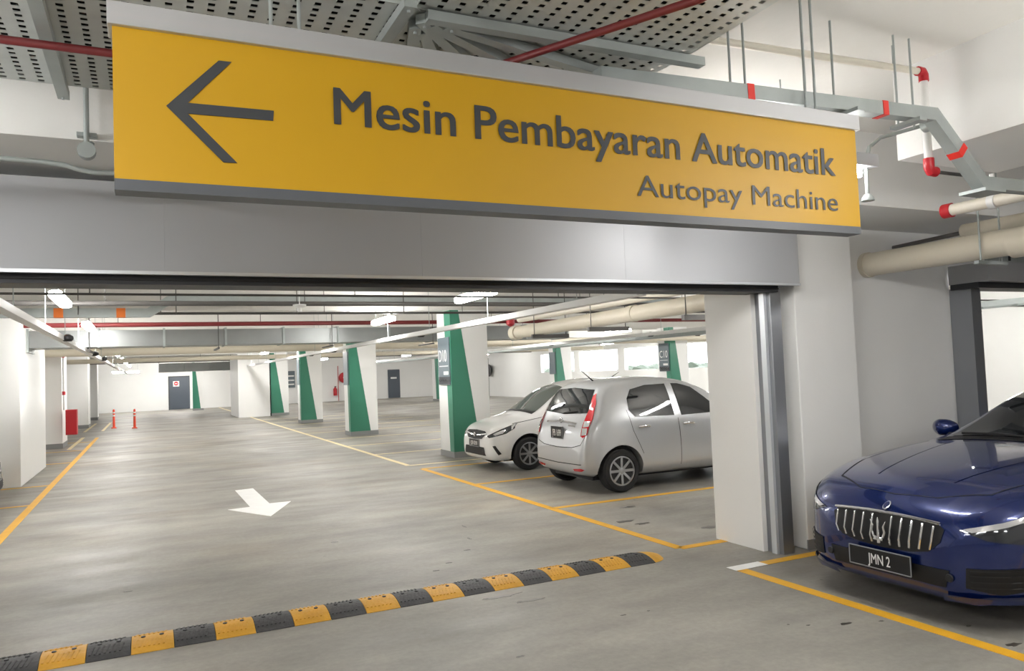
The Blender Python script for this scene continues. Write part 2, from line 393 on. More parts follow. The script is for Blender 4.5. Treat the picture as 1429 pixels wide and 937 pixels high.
rel(MB().prism(ar, (0, 0.003, 0)).build('arrow', 'sign_charcoal'), sg)
p0, p1 = sq(467, 174), sq(1165, 245)
capM = (AY(482, 121, SY).z-AY(482, 175, SY).z)
rel(text('main_lettering', 'Mesin Pembayaran Automatik', 'sign_charcoal', None, (p0.x, SY, (p0.z+p1.z)/2), (1, 0, 0), (0, 0, 1), p1.x-p0.x, capM*0.98, 0.004, 0.013), sg)
p0, p1 = sq(889, 277), sq(1169, 292)
capA = (AY(903, 246, SY).z-AY(903, 277, SY).z)
rel(text('small_lettering', 'Autopay Machine', 'sign_charcoal', None, (p0.x, SY, (p0.z+p1.z)/2), (1, 0, 0), (0, 0, 1), p1.x-p0.x, capA, 0.004, 0.0), sg)
for x, y in ((0.42, SY-0.012), (0.52, SY-0.012), (3.12, SY+0.05), (3.19, SY+0.05)):
    rel(tube('hanger_rod', [(x, y, zt-0.01), (x, y, CEIL)], 0.007, 'galvanised', n=8), sg)
# ================================================================= CABLE TRAY (bend over the sign)
TZ, TW = 3.15, 1.34
px, py = 0.98, 2.80
ct = tag(empty('cable_tray', (px, py, TZ)), 'wide perforated galvanised cable tray bending above the yellow sign', 'cable tray')
def tray_panel(a, b, c, d, rot=0.0):
    """plate with up-turned flanges along edges a-b and d-c, in local coords about the pivot"""
    mb = MB(); mb.prism([a, b, c, d], (0, 0, 0.003))
    for p, q in ((a, b), (d, c)):
        p, q = Vector(p), Vector(q); t = (q-p).normalized(); n = Vector((-t.y, t.x, 0))*0.002
        mb.prism([p-n, q-n, q+n, p+n], (0, 0, 0.08))
    o = mb.build('tray_panel', 'perforated_zinc', ct); o.rotation_euler = (0, 0, rot); return o
for i in range(4):
    x0 = -i*2.0; tray_panel((x0, 0, 0), (x0-1.99, 0, 0), (x0-1.99, TW, 0), (x0, TW, 0))
for i in range(5):
    y0 = -i*2.0; tray_panel((0, y0, 0), (0, y0-1.99, 0), (TW, y0-1.99, 0), (TW, y0, 0))
NW = 6
for i in range(NW):
    a = PI/2/NW; ww = TW/math.cos(a/2)
    mb = MB(); mb.prism([(0, 0, 0), (ww*math.cos(a)*1.0, -ww*math.sin(a), 0), (ww, 0, 0)], (0, 0, 0.003))
    o = mb.build('tray_panel', 'perforated_zinc', ct); o.rotation_euler = (0, 0, PI/2-i*a); o.location = (0, 0, 0.001*(i % 2))
def strut(p, q, rods=True):
    p, q = Vector(p), Vector(q); d = (q-p).normalized()
    o = MB().bar(p-d*0.06, q+d*0.08, 0.05, 0.04).build('support_strut', 'galvanised', ct)
    if rods:
        for e in (p-d*0.03, q+d*0.05): tube('hanger_rod', [e+Vector((0, 0, -0.03)), e+Vector((0, 0, CEIL-TZ))], 0.007, 'galvanised', ct, 8)
for x in (-0.35-px, -2.3-px, -4.2-px, -0.05): strut((x, -0.02, -0.025), (x, TW, -0.025))
for k in range(1, NW+1):
    a = PI/2-k*PI/2/NW; strut(((0.1+0.05*(k % 3))*math.cos(a), (0.1+0.05*(k % 3))*math.sin(a), -0.025-0.001*k), (TW*math.cos(a), TW*math.sin(a), -0.025), k % 2 == 1)
for y in (-1.5, -3.5): strut((0, y, -0.025), (TW, y, -0.025))
pc = tag(empty('hole_darkening_cables', (px, py, TZ)), 'added black cables side by side in the perforated tray, darkening its holes', 'cable')  # cables added so the tray holes look dark from below
for i in range(22):
    rd = 0.06+i*0.058
    pth = [(-6.5, rd, 0.03), (0, rd, 0.03)]+[(rd*math.sin(a), rd*math.cos(a), 0.03) for a in np.linspace(0.15, PI/2-0.15, 7)]+[(rd, 0, 0.03), (rd, -8, 0.03)]
    tube('cable', pth, 0.024, 'black_plastic', pc, 6)
# maroon sprinkler pipe below the tray, white branch with red elbow
sp = tag(empty('sprinkler_pipe', (0, 3.47, 3.08)), 'thin maroon sprinkler pipe running below the perforated cable tray', 'pipe')
rel(tube('pipe_run', [(-7, 3.47, 3.07), (1.2, 3.47, 3.07), (1.9, 2.2, 3.07), (1.9, -5, 3.07)], 0.017, 'maroon_pipe'), sp)
wp = tag(empty('condensate_pipe', (3.6, 3.2, 3.4)), 'white plastic pipe with red elbows dropping beside the white beam', 'pipe')
e1, e2 = Vector((4.42, 3.1, 3.47)), Vector((4.42, 3.1, 2.86))
rel(tube('pipe_run', [(2.5, 3.1, 3.405), (4.38, 3.1, 3.47)], 0.021, 'cream_pipe'), wp)
rel(tube('pipe_drop', [e1+Vector((0, 0, -0.04)), e2+Vector((0, 0, 0.04))], 0.024, 'white_pipe'), wp)
rel(tube('red_elbow', [e1+Vector((-0.05, 0, 0)), e1+Vector((-0.01, 0, 0)), e1+Vector((0.003, 0, -0.02)), e1+Vector((0.004, 0, -0.06))], 0.03, 'red_plastic'), wp)
rel(tube('red_elbow', [e2+Vector((0, 0, 0.06)), e2, e2+Vector((0.012, 0, -0.018)), e2+Vector((0.06, 0, -0.02))], 0.032, 'red_plastic'), wp)
rel(tube('pipe_tail', [e2+Vector((0.05, 0, -0.02)), e2+Vector((1.05, 0, -0.02))], 0.011, 'dark_pipe'), wp)
rel(tube('hanger_rod', [(4.15, 3.1, 3.46), (4.15, 3.1, CEIL)], 0.006, 'galvanised', n=8), wp)
# ---- galvanised trunking with red tape
TY = 2.94
tk = tag(empty('cable_trunking', (4, TY, 3.1)), 'square galvanised cable trunking with red tape marks stepping down under the beam', 'cable trunking')
q = [Vector((1.9, TY, 3.045)), Vector((4.24, TY, 3.12)), Vector((4.66, TY, 2.74)), Vector((5.4, TY, 2.75))]
rel(mitred(q, 0.0375, TY-0.0375, TY+0.0375).build('trunking_run', 'galvanised'), tk)
def tape(c, d, parent, m='red_tape', s=0.081):
    c, d = Vector(c), Vector(d).normalized(); rel(MB().bar(c-d*0.022, c+d*0.022, s, s, (0, 1, 0)).build('marking_tape', m), parent)
for tx in (2.80, 3.80): tape(q[0].lerp(q[1], (tx-q[0].x)/(q[1].x-q[0].x)), q[1]-q[0], tk)
tape(q[1].lerp(q[2], 0.52), q[2]-q[1], tk)
for x in (2.75, 2.85, 3.5, 4.02, 4.16): rel(tube('hanger_rod', [(x, TY+0.055, 3.05), (x, TY+0.055, CEIL)], 0.0065, 'galvanised', n=8), tk)
for x in (3.5, 4.0): rel(box('bracket', (x-0.03, TY-0.12, 3.03), (x+0.03, TY+0.075, 3.05), 'galvanised'), tk)
rel(box('bracket', (4.6, TY-0.07, 2.68), (4.8, TY+0.1, 2.70), 'galvanised'), tk)
# ---- conduit lamp on the beam
lm = tag(empty('bracket_lamp', (4.35, 3.5, 2.8)), 'small lit box lamp on a bent conduit at the end of the yellow sign', 'lamp')
jb = AY(1296, 173, 3.02); bx = AY(1208, 228, 3.3); ft = AY(1211, 278, 3.3)
rel(MB().lathe([(0.0, -0.03), (0.045, -0.03), (0.045, 0.03), (0.0, 0.03)], 'y', 20, jb).build('junction_box', 'galvanised', smooth=True), lm)
top = AY(1213, 205, 3.3)
rel(tube('conduit', [jb, jb.lerp(top, 0.8)+Vector((0, 0, 0.03)), top+Vector((0.02, 0, 0.01)), top, bx, ft], 0.012, 'galvanised'), lm)
rel(box('lamp_box', bx+Vector((-0.13, -0.05, -0.03)), bx+Vector((0.06, 0.05, 0.05)), 'aluminium', bevel=0.004), lm)
rel(MB().lathe([(0.0, -0.03), (0.03, -0.025), (0.036, 0), (0.03, 0.025), (0.0, 0.03)], 'z', 16, bx+Vector((-0.09, -0.0, -0.07))).build('bulb', 'lamp_light', smooth=True), lm)
rel(MB().lathe([(0.04, -0.012), (0.035, 0.01), (0.02, 0.03)], 'z', 16, ft).build('conduit_foot', 'galvanised', smooth=True), lm)
# ---- large pipes on the right
bp = tag(empty('waste_pipe', (6.5, 4, 2.6)), 'thick beige waste pipe entering the white wall above the blue car', 'pipe')
rel(tube('pipe_run', [(6.5, -8, 2.58), (6.5, 5.32, 2.61)], 0.115, 'beige_pvc', n=28), bp)
rel(tube('coupling', [(6.5, 3.7, 2.59), (6.5, 3.86, 2.59)], 0.123, 'beige_pvc', n=28), bp)
rel(tube('wall_collar', [(6.5, 5.25, 2.61), (6.5, 5.3, 2.61)], 0.125, 'beige_pvc', n=28), bp)
for x in (6.36, 6.64): rel(tube('hanger_rod', [(x, 4.05, 2.44), (x, 4.05, CEIL)], 0.008, 'galvanised', n=8), bp)
rel(box('trapeze_bar', (6.3, 4.03, 2.44), (6.7, 4.07, 2.47), 'galvanised'), bp)
b2 = tag(empty('waste_pipe', (7.0, 4, 2.8)), 'upper beige pipe running just above the thick beige waste pipe', 'pipe')
rel(tube('pipe_run', [(7.0, -8, 2.82), (7.0, 4.6, 2.84)], 0.075, 'beige_pvc', n=22), b2)
rel(tube('flexible_end', [(7.0, 4.55, 2.84), (6.95, 4.9, 2.82), (6.9, 5.29, 2.80)], 0.02, 'dark_pipe'), b2)
rel(tube('hanger_rod', [(7.0, 3.9, 2.9), (7.0, 3.9, CEIL)], 0.007, 'galvanised', n=8), b2)
cp = tag(empty('drain_pipe', (5.6, 3.5, 2.8)), 'cream pipe with a red end cap hanging under the trunking', 'pipe')
rel(tube('pipe_run', [(5.6, -8, 2.76), (5.6, 3.78, 2.80)], 0.045, 'cream_pipe', n=22), cp)
rel(tube('red_cap', [(5.6, 3.76, 2.80), (5.6, 3.83, 2.80)], 0.055, 'red_plastic', n=22), cp)
rel(tube('clamp', [(5.6, 3.42, 2.796), (5.6, 3.47, 2.797)], 0.053, 'white_pipe', n=22), cp)
rel(tube('hanger_rod', [(5.6, 3.445, 2.84), (5.6, 3.445, 3.0)], 0.016, 'white_pipe', n=8), cp)
# ---- conduit and junction box above the shutter box, left
cd = tag(empty('wall_conduit', (-0.5, 4.38, 2.85)), 'grey steel conduit with round junction box above the shutter box', 'conduit')
pts = [AY(x, y, 4.36) for x, y in ((-400, 200), (0, 221), (60, 226), (92, 231), (110, 237), (132, 241), (260, 246))]
rel(tube('horizontal_conduit', pts, 0.013, 'galvanised'), cd)
j = AY(121, 211, 4.36)
rel(tube('vertical_conduit', [(j.x, 4.36, CEIL), (j.x, 4.36, j.z), (j.x+0.02, 4.42, 2.955)], 0.013, 'galvanised'), cd)
rel(MB().lathe([(0.0, -0.03), (0.042, -0.03), (0.042, 0.025), (0.0, 0.025)], 'y', 20, j).build('junction_box', 'galvanised', smooth=True), cd)
rel(box('saddle_clip', (j.x-0.045, 4.37, j.z+0.08), (j.x+0.045, 4.42, j.z+0.1), 'galvanised'), cd)
# ================================================================= SPEED HUMP
hp = tag(empty('speed_hump', (1.2, 5.7, 0)), 'black and yellow rubber speed hump across the lane under the shutter box', 'speed hump')
HY0, HY1, HH = 5.47, 5.84, 0.046
HM = (HY0+HY1)/2
def hump_profile(n=8):
    return [(HY0+(HY1-HY0)*i/n, HH*math.sin(PI*(i/n))**0.75 if 0 < i < n else 0.004) for i in range(n+1)]
seg = 0.252; x = -0.63-seg*9; k = 0
hm = None
def hump_seg(x0, x1):
    mb = MB(); pr = hump_profile()
    mb.prism([(x0, a, b) for a, b in pr]+[(x0, HY1, 0), (x0, HY0, 0)], (x1-x0, 0, 0))
    for i in range(7):       # raised tread ribs
        for sgn in (0, 1):
            xa = x0+0.012+(x1-x0-0.05)*i/7
            y0_, y1_ = (HY0+0.05, HY0+0.14) if sgn == 0 else (HY1-0.14, HY1-0.05)
            za = HH*math.sin(PI*(y0_-HY0)/(HY1-HY0))**0.75; zb_ = HH*math.sin(PI*(y1_-HY0)/(HY1-HY0))**0.75
            mb.prism([(xa, y0_, za-0.006), (xa+0.012, y0_, za-0.006), (xa+0.032, y1_, zb_-0.006), (xa+0.02, y1_, zb_-0.006)], (0, 0, 0.011))
    return mb
while x < 3.9:
    m_ = 'hump_yellow' if k % 2 == 1 else 'hump_black'
    s_ = rel(hump_seg(x+0.002, x+seg-0.002).build('rubber_segment', m_), hp)
    if k % 2 == 1: s_['label'] = 'yellow rubber segment'
    for dx in (0.07, 0.18):
        rel(MB().lathe([(0.014, 0), (0.014, 0.006), (0.008, 0.007)], 'z', 10, (x+dx, HM, HH-0.0015)).build('bolt_head', 'dark_steel'), s_)
    x += seg; k += 1
mb = MB()
prf = hump_profile()
cyc = []
for i in range(7):
    t = i/6; sc_ = math.cos(t*PI/2*0.98); cyc.append([(x+0.17*math.sin(t*PI/2), HM+(a-HM)*sc_, b*sc_) for a, b in prf])
vv = [[mb.bm.verts.new(p) for p in r] for r in cyc]
for a, b in zip(vv, vv[1:]):
    for i in range(len(a)-1): mb.bm.faces.new((a[i], a[i+1], b[i+1], b[i]))
rel(mb.build('end_cap', 'hump_yellow', smooth=True), hp)
# ================================================================= COLUMNS
def green_column(x0, y0, wx, wy, label, code=None, cat='column'):
    r = tag(empty('parking_column', (x0+wx/2, y0+wy/2, 0)), label, cat, None if code else 'green and white columns')
    rel(box('shaft', (x0, y0, 0), (x0+wx, y0+wy, 2.96), 'white_column', bevel=0.008), r)
    rel(box('skirt', (x0-0.006, y0-0.006, 0), (x0+wx+0.006, y0+wy+0.006, 0.12), 'grey_skirt'), r)
    e = 0.004
    rel(MB().prism([(x0-e, y0-e, 2.955), (x0+0.22*wx, y0-e, 2.955), (x0+0.72*wx, y0-e, 0.12), (x0-e, y0-e, 0.12)], (0, e+0.001, 0)).build('green_stripe', 'green_paint'), r)
    rel(MB().prism([(x0-e, y0-e, 0.12), (x0-e, y0-e, 2.955), (x0-e, y0+0.45*wy, 2.955), (x0-e, y0+0.28*wy, 0.12)], (e+0.001, 0, 0)).build('green_stripe', 'green_paint'), r)
    if code:
        pl = rel(box('zone_plate', (x0-0.03, y0+0.05, 1.46), (x0-0.006, y0+wy-0.1, 2.42), 'sign_slate'), r)
        o_ = Vector((x0-0.03, y0+wy-0.14, 1.93))
        t_ = text('zone_code', code, 'line_white', None, o_, (0, -1, 0), (0, 0, 1), 0.44, 0.25, 0.002); rel(t_, r)
        rel(text('zone_arrows', '>>>>' if code[0] == 'D' else '<<<<', 'line_white', None, (x0-0.03, y0+wy-0.14, 1.5), (0, -1, 0), (0, 0, 1), 0.44, 0.11, 0.002), r)
        rel(box('zone_rule', (x0-0.033, y0+0.12, 1.83), (x0-0.03, y0+wy-0.16, 1.845), 'line_white'), r)
        rel(box('zone_symbol', (x0-0.033, y0+0.12, 1.66), (x0-0.03, y0+0.38, 1.73), 'line_white'), r)
        rel(box('zone_band', (x0-0.032, y0+0.05, 1.47), (x0-0.029, y0+wy-0.1, 1.62), 'sign_charcoal'), r)
    return r
green_column(5.47, 14.25, 0.80, 0.78, 'green and white column marked D10 beside the white hatchback', 'D10')
for y, lb in ((21.8, 'green and white column one bay beyond the column marked D10'), (29.6, 'green and white column two bays beyond the column marked D10'), (37.4, 'green and white column three bays beyond, beside the white core wall')):
    c_ = green_column(5.22, y, 0.80, 0.7, lb)
    rel(box('zone_plate', (5.19, y+0.08, 1.46), (5.214, y+0.62, 2.42), 'sign_slate'), c_)
green_column(16.0, 21.0, 0.75, 0.7, 'green and white column marked C10 behind the silver car', 'C10')
c_ = green_column(16.0, 29.0, 0.75, 0.7, 'green and white column behind the roof of the white hatchback')
rel(box('zone_plate', (15.97, 29.08, 1.46), (15.994, 29.62, 2.42), 'sign_slate'), c_)
green_column(16.0, 44.2, 0.75, 0.9, 'distant green and white column right of the far grey door')
green_column(16.0, 13.2, 0.75, 0.7, 'green and white column in the second aisle behind the square pillar')
green_column(2.45, 50.6, 0.6, 0.7, 'green and white column beside the far door with the round sign')
def plain_column(x0, x1, y0, y1, label):
    r = tag(empty('white_column', ((x0+x1)/2, (y0+y1)/2, 0)), label, 'column')
    rel(box('shaft', (x0, y0, 0), (x1, y1, 2.96), 'white_column', bevel=0.008), r)
    if y0 > 20: rel(box('skirt', (x0-0.006, y0-0.006, 0), (x1+0.006, y1+0.006, 0.14), 'grey_skirt'), r)
    return r
plain_column(-3.4, -2.03, 15.8, 19.4, 'broad white wall pier beside the yellow lane line')
plain_column(-3.2, -2.2, 24.9, 26.3, 'white column behind the red fire box')
plain_column(-3.2, -2.25, 36.0, 37.2, 'white column beyond the red fire box near the orange bollards')
plain_column(-3.2, -2.35, 44.2, 45.2, 'farthest white column on the bollard side by the end wall')
core = tag(empty('core_wall', (4.4, 39, 0)), 'white block wall standing before the row of green columns', 'wall')
rel(box('shaft', (3.75, 37.3, 0), (5.15, 41, 2.96), 'white_column'), core)
# ================================================================= FAR WALL FURNITURE
d1 = struct(empty('door_1', (1.8, 54.4, 0)))
rel(box('leaf', (1.25, 54.35, 0.02), (2.45, 54.41, 2.1), 'door_slate'), d1)
rel(box('frame', (1.17, 54.36, 0), (1.25, 54.42, 2.18), 'sign_charcoal'), d1); rel(box('frame', (1.25, 54.36, 2.1), (2.45, 54.42, 2.18), 'sign_charcoal'), d1)
rel(box('notice', (1.45, 54.33, 1.5), (1.82, 54.352, 1.85), 'line_white'), d1)
rel(MB().lathe([(0.13, 0), (0.13, 0.01)], 'y', 20, (1.635, 54.32, 1.69)).build('no_entry_disc', 'red_plastic'), d1)
rel(box('no_entry_bar', (1.56, 54.31, 1.67), (1.71, 54.325, 1.71), 'line_white'), d1)
d2 = struct(empty('door_2', (16.3, 54.4, 0)))
rel(box('leaf', (15.85, 54.35, 0.02), (16.75, 54.41, 2.1), 'door_slate'), d2)
rel(box('door_label', (16.05, 54.33, 1.42), (16.5, 54.352, 1.54), 'line_white'), d2)
hr = tag(empty('hose_reel', (12.6, 54.4, 1.6)), 'round red fire hose reel mounted on the far white wall', 'hose reel')
rel(MB().lathe([(0.36, 0), (0.38, 0.02), (0.38, 0.16), (0.3, 0.18), (0.3, 0.16), (0.12, 0.16), (0.12, 0.2)], 'y', 28, (12.62, 54.17, 1.65)).build('reel', 'red_plastic', smooth=True), hr)
rel(MB().lathe([(0.1, 0), (0.1, 0.02)], 'y', 18, (12.62, 54.14, 1.65)).build('hub', 'line_white'), hr)
rel(tube('feed_pipe', [(12.2, 54.35, 0.02), (12.2, 54.35, 2.5)], 0.02, 'red_plastic'), hr)
fe = tag(empty('fire_extinguisher', (11.95, 54.3, 0.4)), 'red fire extinguisher hanging on the far wall below the hose reel', 'fire extinguisher')
rel(MB().lathe([(0.12, 0.4), (0.13, 0.44), (0.13, 0.85), (0.06, 0.95), (0.04, 1.0)], 'z', 18, (11.95, 54.25, 0)).build('cylinder', 'red_plastic', smooth=True), fe)
rel(box('valve', (11.91, 54.2, 1.0), (12.02, 54.3, 1.06), 'black_plastic'), fe)
dp = tag(empty('directory_panel', (8.1, 54.3, 1.6)), 'grey striped directory panel on the far white wall', 'sign')
rel(box('backing', (8.3, 54.33, 1.1), (9.2, 54.39, 2.25), 'sign_slate'), dp)
for z in (1.28, 1.56, 1.86): rel(box('text_band', (8.36, 54.31, z), (9.14, 54.332, z+0.09), 'line_white'), dp)
fb = tag(empty('fire_box', (-2.1, 24.6, 0.3)), 'red fire hose cabinet fixed to the white column', 'fire cabinet')
rel(box('cabinet', (-2.1, 24.62, 0.38), (-1.82, 24.95, 1.08), 'red_plastic', bevel=0.01), fb)
rel(box('cabinet_door', (-2.09, 24.605, 0.4), (-1.83, 24.622, 1.06), 'red_plastic', bevel=0.004), fb)
rel(tube('riser', [(-2.15, 24.85, 1.08), (-2.15, 24.85, 2.9)], 0.03, 'white_pipe'), fb)
for z in (1.5, 2.55): rel(tube('riser_joint', [(-2.15, 24.85, z), (-2.15, 24.85, z+0.1)], 0.042, 'red_plastic'), fb)
def bollard(x, y):
    r = tag(empty('traffic_bollard', (x, y, 0)), 'slim orange flexible bollard with white bands on the lane floor', 'bollard', 'orange bollards')
    rel(MB().lathe([(0.1, 0), (0.1, 0.03), (0.045, 0.05), (0.04, 0.72), (0.02, 0.76)], 'z', 16, (x, y, 0)).build('post', 'orange_bollard', smooth=True), r)
    for z in (0.48, 0.6): rel(MB().lathe([(0.045, z), (0.045, z+0.05)], 'z', 16, (x, y, 0)).build('reflective_band', 'line_white'), r)
bollard(-1.27, 34.6); bollard(-0.51, 33.6)
cm = tag(empty('convex_mirror', (20.9, 47.4, 1.7)), 'round black backed convex mirror on the bright wall beyond D10', 'mirror')
rel(MB().lathe([(0.40, -0.02), (0.42, 0.0), (0.38, 0.06), (0.2, 0.1)], 'x', 24, (20.8, 47.2, 1.75)).build('mirror_dish', 'black_plastic', smooth=True), cm)
rel(tube('mirror_post', [(20.93, 47.6, 0.01), (20.93, 47.6, 2.6)], 0.03, 'dark_pipe'), cm)
# ================================================================= LIGHTS
def batten(x, y, z, label, group, along='y', ln=1.25, top=CEIL):
    r = tag(empty('batten_light', (x, y, z)), label, 'light fixture', group)
    hx, hy = (0.075, ln/2) if along == 'y' else (ln/2, 0.075)
    box('housing', (-hx*(.4 if along == 'y' else 1), -hy*(.4 if along == 'x' else 1), 0.03), (hx*(.4 if along == 'y' else 1), hy*(.4 if along == 'x' else 1), 0.055), 'white_pipe', r, bevel=0.005)
    box('diffuser', (-hx*0.9, -hy*0.99, -0.055), (hx*0.9, hy*0.99, 0.03), 'tube_light' if y > 5 else 'tube_light_near', r, bevel=0.025)
    for e in (-0.4, 0.4):
        p = Vector((0, e*ln, 0.05)) if along == 'y' else Vector((e*ln, 0, 0.05))
        tube('hanger_rod', [p, p+Vector((0, 0, top-z-0.05))], 0.005, 'galvanised', r, 6)
    return r
for y, lb in ((9.5, 'lit batten light over the bay line in front of the silver car'), (14.0, 'lit batten light hanging just in front of the D10 column'), (19.5, 'lit batten light just before the first column beyond D10'),
              (24.9, 'lit batten light between the first and second columns beyond D10'), (30.3, 'lit batten light level with the second column beyond D10'), (35.3, 'lit batten light just before the white block wall'), (39.5, None), (48.5, None)):
    batten(4.02, y, 2.74, lb or 'lit batten light beside or beyond the white block wall', 'battens over the column side of the lane')
for y, lb in ((10.5, 'lit batten light first inside the shutter on the fire box side of the lane'), (15.2, 'lit batten light level with the front of the broad white pier'), (20.3, 'lit batten light just beyond the broad white pier'), (25, 'lit batten light level with the red fire cabinet')):
    batten(-0.93, y, 2.77, lb, 'battens over the fire box side of the lane')
for y in (29, 34.5, 39.5, 47): batten(-0.93, y, 2.77, 'lit batten light beyond the red fire cabinet over the bollard side', 'battens over the fire box side of the lane')
batten(3.9, 4.05, 2.78, 'lit batten light peeking below the yellow sign edge', None, ln=0.7)
for y in (1.3, -2.4, -6.2):
    batten(3.9, y, 2.8, 'lit white batten light over the entrance side of the shutter', 'battens on the entrance side'); batten(-0.97, y, 2.8, 'lit white batten light over the entrance side of the shutter', 'battens on the entrance side')
batten(-1.7, 3.5, 2.86, 'added out-of-view batten light brightening the conduit end of the shutter box', None, top=TZ-0.003)  # added out of view to brighten the left part of the shutter box
batten(8.2, 1.0, 2.9, 'lit white batten light over the entrance side of the shutter', 'battens on the entrance side')
for y in (9.0, 13.5, 19.0, 24.5, 31.2, 39.6, 49): batten(12.6, y, 2.74, 'lit white batten light of the partly added row in the second aisle behind the parked cars', 'battens in the second aisle')  # nearest added to brighten the silver car side, farthest for the dark back area
for y in (12.6, 18.5, 23.9, 28.5, 34.5, 42.5, 50): batten(18.4, y, 2.74, 'lit white batten light of the partly added row near the strip windows', 'battens near the strip windows')  # farthest one added to brighten the dark back area
batten(1.8, 51.8, 2.5, 'lit batten light over the far door with the round sign', None, 'x', 1.6)
batten(-1.2, 51.0, 2.5, 'lit batten light at the far end wall beside the lane', None, 'x', 1.6)
batten(-5.5, 20, 2.74, 'lit batten light behind the broad white pier', None); batten(-5.5, 10, 2.74, 'lit batten light over the bays near the shutter', None)
batten(8.6, 6.3, 2.84, 'added batten light hidden behind the square pillar, brightening the silver car side', None)  # added out of sight behind the pillar to light the silver car's side
for y in (18.6, 25, 34.6, 42.5, 50): batten(8.8, y, 2.74, 'lit white batten light of the partly added row over the bays behind the green columns', 'battens over the green column bays')  # last of the row is an added lamp for the dim back right area
# ---- guidance trunking
def guidance(x, y0, y1, z, label, sens):
    r = tag(empty('guidance_trunking', (x, y0, z)), label, 'trunking')
    rel(box('channel', (x-0.05, y0, z-0.035), (x+0.05, y1, z+0.035), 'white_pipe'), r)
    yy = y0+1.2
    while yy < min(y1, 36):
        if not 16.3 < yy < 17.7: rel(tube('hanger_rod', [(x, yy, z+0.03), (x, yy, CEIL)], 0.005, 'galvanised', n=6), r)
        yy += 2.4
    for s_ in sens:
        u = rel(MB().lathe([(0.02, 0.03), (0.07, 0.0), (0.075, -0.04), (0.05, -0.07)], 'z', 16, (x+0.09, s_, z+0.02)).build('bay_sensor', 'black_plastic', smooth=True), r)
guidance(-1.1, 7.0, 50, 2.4, 'white guidance trunking hung over the yellow lane line', (12.3, 18.4, 22))
guidance(4.2, 5.9, 50, 2.39, 'white guidance trunking hung over the bay line before the parked cars', (12.6, 19.5, 22.5))
guidance(9.7, 7, 40, 2.36, 'white guidance trunking behind the parked silver car', (9.5, 13.5, 18))
guidance(12.2, 8, 40, 2.42, 'white guidance trunking in the second aisle before the C10 column', (11, 15, 19.5))
# ================================================================= SERVICES FAR SIDE
def run_x(name, y, z, r_, m, label, x0=-8.9, x1=20.9, cat='pipe', every=2.6, ph=0.6):
    t = tag(empty(name, (0, y, z)), label, cat)
    rel(tube('pipe_run', [(x0, y, z), (x1, y, z)], r_, m), t)
    xx = x0+ph
    while xx < min(x1, 12):
        rel(tube('hanger_rod', [(xx, y, z), (xx, y, CEIL)], 0.006, 'dark_pipe', n=6), t); xx += every
    return t
run_x('sprinkler_main', 11.4, 2.80, 0.035, 'dark_pipe', 'dark grey sprinkler main crossing the lane beyond the shutter')
run_x('conduit_run', 8.4, 2.6, 0.012, 'dark_pipe', 'thin dark conduit crossing just beyond the shutter opening')
run_x('conduit_run', 13.4, 2.83, 0.022, 'dark_pipe', 'slim grey conduit between the sprinkler main and the maroon pipe', ph=1.3)
run_x('fire_main', 16.3, 2.86, 0.045, 'maroon_pipe', 'maroon fire main crossing in front of the rectangular duct')
run_x('soil_pipe', 22.9, 2.61, 0.11, 'beige_pvc', 'large beige pipe crossing beyond the rectangular duct', every=3.4)
run_x('soil_pipe', 33, 2.66, 0.09, 'beige_pvc', 'far beige pipe crossing near the white block wall', every=3.4)
run_x('conduit_run', 26.5, 2.86, 0.05, 'dark_pipe', 'dark pipe crossing beyond the large beige pipe', every=3.1)
run_x('conduit_run', 41, 2.8, 0.06, 'dark_pipe', 'dark pipe crossing close to the far end wall', every=4)
tr = tag(empty('cable_trunking', (0, 12.7, 2.8)), 'grey cable trunking with an upward step and orange marks', 'cable trunking')
qa = [Vector((-8.5, 12.7, 2.78)), Vector((0.02, 12.7, 2.78)), Vector((0.32, 12.7, 2.98)), Vector((12, 12.7, 2.98))]
rel(mitred(qa, 0.065, 12.635, 12.765).build('trunking_run', 'galvanised'), tr)
for x_ in (-1.15, -0.35): rel(MB().bar((x_-0.06, 12.7, 2.78), (x_+0.06, 12.7, 2.78), 0.135, 0.135, (0, 1, 0)).build('marking_tape', 'orange_tape'), tr)
for x_ in (-2, -0.9, 0.4, 2.2, 4): rel(tube('hanger_rod', [(x_, 12.62, 2.75), (x_, 12.62, CEIL)], 0.007, 'dark_pipe', n=6), tr)
du = tag(empty('air_duct', (2, 17, 2.4)), 'rectangular galvanised air duct crossing the lane at the column tops', 'air duct')
xs = [-2.0+1.15*i for i in range(11)]
for a, b in zip(xs, xs[1:]):
    s_ = rel(box('duct_section', (a+0.012, 16.6, 2.46), (b-0.012, 17.4, 2.78), 'duct_zinc'), du)
    rel(box('flange', (b-0.02, 16.57, 2.445), (b+0.02, 17.43, 2.81), 'galvanised'), du)
rel(box('end_plate', (-2.03, 16.57, 2.38), (-1.99, 17.43, 2.82), 'galvanised'), du)
for x_ in (-1.0, 1.3, 3.6, 5.9):
    rel(tube('hanger_rod', [(x_, 16.5, 2.38), (x_, 16.5, CEIL)], 0.009, 'dark_pipe', n=6), du); rel(box('trapeze_bar', (x_-0.02, 16.46, 2.37), (x_+0.02, 17.5, 2.40), 'dark_pipe'), du)
fd = tag(empty('air_duct', (2, 44, 2.4)), 'far galvanised duct hanging before the end wall', 'air duct')
for a in range(3): rel(box('duct_section', (0.5+a*1.2, 43.0, 2.3), (1.68+a*1.2, 43.8, 2.75), 'duct_zinc'), fd)
for x_ in (0.5, 4.0): rel(tube('hanger_rod', [(x_, 43.4, 2.3), (x_, 43.4, CEIL)], 0.01, 'dark_pipe', n=6), fd)
